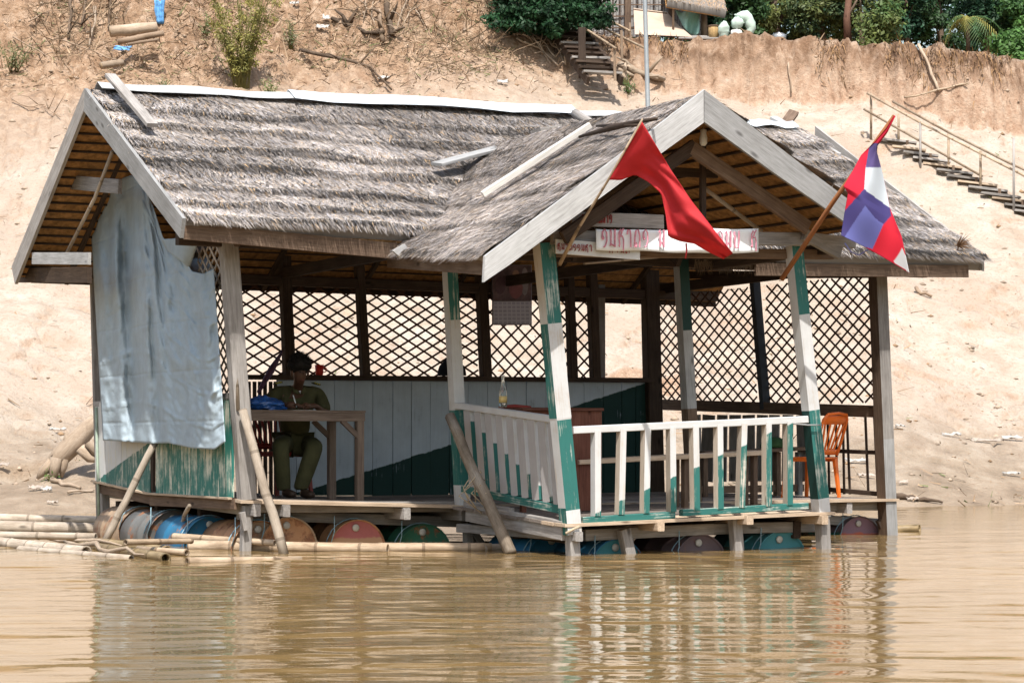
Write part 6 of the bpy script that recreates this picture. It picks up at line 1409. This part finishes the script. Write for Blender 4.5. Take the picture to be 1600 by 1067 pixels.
for i, (x, y, w, h, lb) in enumerate(LIT): rag(lb, x, y, w, h, PPA if i % 2 else PWH, 'litter on the shore', 30+i)
# ------------------------------------------------------------------ uncountable: clods, dry litter, brink grass
def scatter(n, fx, seed):
    r = np.random.default_rng(seed); P = []
    while len(P) < n:
        X = r.uniform(-15, 15, 4000); Y = r.uniform(33, 57, 4000); z = terrain(X, Y); px = CX+F*X/Y; py = HY-F*(z-CZ)/Y
        k = r.random(4000) < fx(px, py, X, Y); P += list(zip(X[k], Y[k], z[k]))
    return np.array(P[:n])
def d_up(px, py, X, Y): return np.clip((150-py)/90, 0, 1)*np.clip((900-px)/160, 0, 1)
def d_clod(px, py, X, Y): return .03+.6*d_up(px, py, X, Y)+.25*((py > 560) & (py < 760) & (fbm(X*.6, Y*.8, 3, 5) > .56))+.15*(fbm(X*.5, Y*.6, 3, 15) > .6)
P = scatter(5200, d_clod, 1); r = np.random.default_rng(2); n = len(P)
oct_ = np.array([[1, 0, 0], [-1, 0, 0], [0, 1, 0], [0, -1, 0], [0, 0, 1], [0, 0, -1]], float); of = np.array([[0, 2, 4], [2, 1, 4], [1, 3, 4], [3, 0, 4], [2, 0, 5], [1, 2, 5], [3, 1, 5], [0, 3, 5]])
s = (.012+.05*r.random(n)**3.2)[:, None, None]; co = P[:, None, :]+oct_[None]*s*r.uniform(.6, 1.5, (n, 6, 1))*np.array([1.3, 1, .75]); fc = (np.arange(n)[:, None, None]*6+of[None]).reshape(-1, 3)
base = np.array([.40, .31, .235])*r.uniform(.55, 1.1, (n, 1)); base[r.random(n) < .3] *= np.array([.8, .68, .55])
tag(put('earth_clods', np_mesh('earth_clods', co.reshape(-1, 3), tris=fc, mat=DRYM, colors=np.repeat(base, 6, 0))), 'crumbled earth clods strewn over the bank', 'clods', kind='stuff')
P = scatter(34000, lambda px, py, X, Y: d_up(px, py, X, Y)*(.25+.75*(fbm(X*.7, Y*.7, 3, 25) > .48))+.006+.02*(py > 740), 3); n = len(P)
d = unit(np.stack([r.normal(0, 1, n), r.normal(0, .5, n), r.normal(0, .45, n)+.15], -1)); L = r.uniform(.05, .42, n)*(r.random(n)**.7); wv = unit(np.cross(d, r.normal(0, 1, (n, 3))))*r.uniform(.004, .016, n)[:, None]
p0 = P+np.array([0, -.02, .02]); q = np.stack([p0-wv, p0+wv, p0+d*L[:, None]+wv*.4, p0+d*L[:, None]-wv*.4], 1)
cc = np.array([.27, .19, .125])*r.uniform(.25, 1.6, (n, 1)); cc[r.random(n) < .12] = (.14, .16, .07)
tag(put('dry_litter', np_mesh('dry_litter', q.reshape(-1, 3), np.arange(n*4).reshape(-1, 4), mat=DRYM, colors=np.repeat(cc, 4, 0))), 'dry twigs and dead leaves littering the upper left bank', 'litter', kind='stuff')
P = scatter(2600, lambda px, py, X, Y: d_up(px, py+25, X, Y)*(fbm(X*.5, Y*.6, 3, 27) > .5), 6); n = len(P); d = unit(np.stack([r.normal(0, 1, n), r.normal(-.2, .5, n), r.normal(.25, .6, n)], -1)); L = r.uniform(.25, 1.0, n)
wv = unit(np.cross(d, np.array([0, 1., .2])))*r.uniform(.006, .014, n)[:, None]; m_ = P+d*(L*.55)[:, None]+r.normal(0, .05, (n, 3)); e_ = P+d*L[:, None]+r.normal(0, .09, (n, 3)); q = np.stack([P-wv, P+wv, m_+wv*.8, m_-wv*.8, e_+wv*.2, e_-wv*.2], 1); fq = np.arange(n)[:, None]*6; fq = np.concatenate([fq+np.array([0, 1, 2, 3]), fq+np.array([3, 2, 4, 5])])
cc = np.array([.30, .22, .15])*r.uniform(.3, 1.6, (n, 1)); tag(put('dead_brush', np_mesh('dead_brush', q.reshape(-1, 3), fq, mat=DRYM, colors=np.repeat(cc, 6, 0))), 'tangle of dead brush on the upper left bank', 'brush', kind='stuff')
qs, cs = [], []
for i in range(1900):
    px = 905+700*r.random(); tb = np.interp(px, _tab[:, 0], _tab[:, 4]); Y = tb+r.normal(-.12, .16); X = (px-CX)/F*Y; z = float(terrain(X, Y))
    if vnoise(np.array([px*.02]), np.array([.5]), 9)[0] < .5: continue
    l = r.uniform(.04, .42)*r.random(); a = np.array([X, Y-.03, z+.02]); e = a+np.array([r.normal(0, .07), -.10-.1*r.random(), -l if r.random() < .75 else l*.6]); w = np.array([r.uniform(.006, .014), 0, 0])
    qs.append([a-w, a+w, e]); cs.append(np.array([.24, .145, .075])*r.uniform(.35, 1.35))
tag(put('brink_grass', np_mesh('brink_grass', np.array(qs).reshape(-1, 3), tris=np.arange(len(qs)*3).reshape(-1, 3), mat=DRYM, colors=np.repeat(np.array(cs), 3, 0))), 'dry brown grass hanging over the cliff brink', 'grass', kind='stuff')
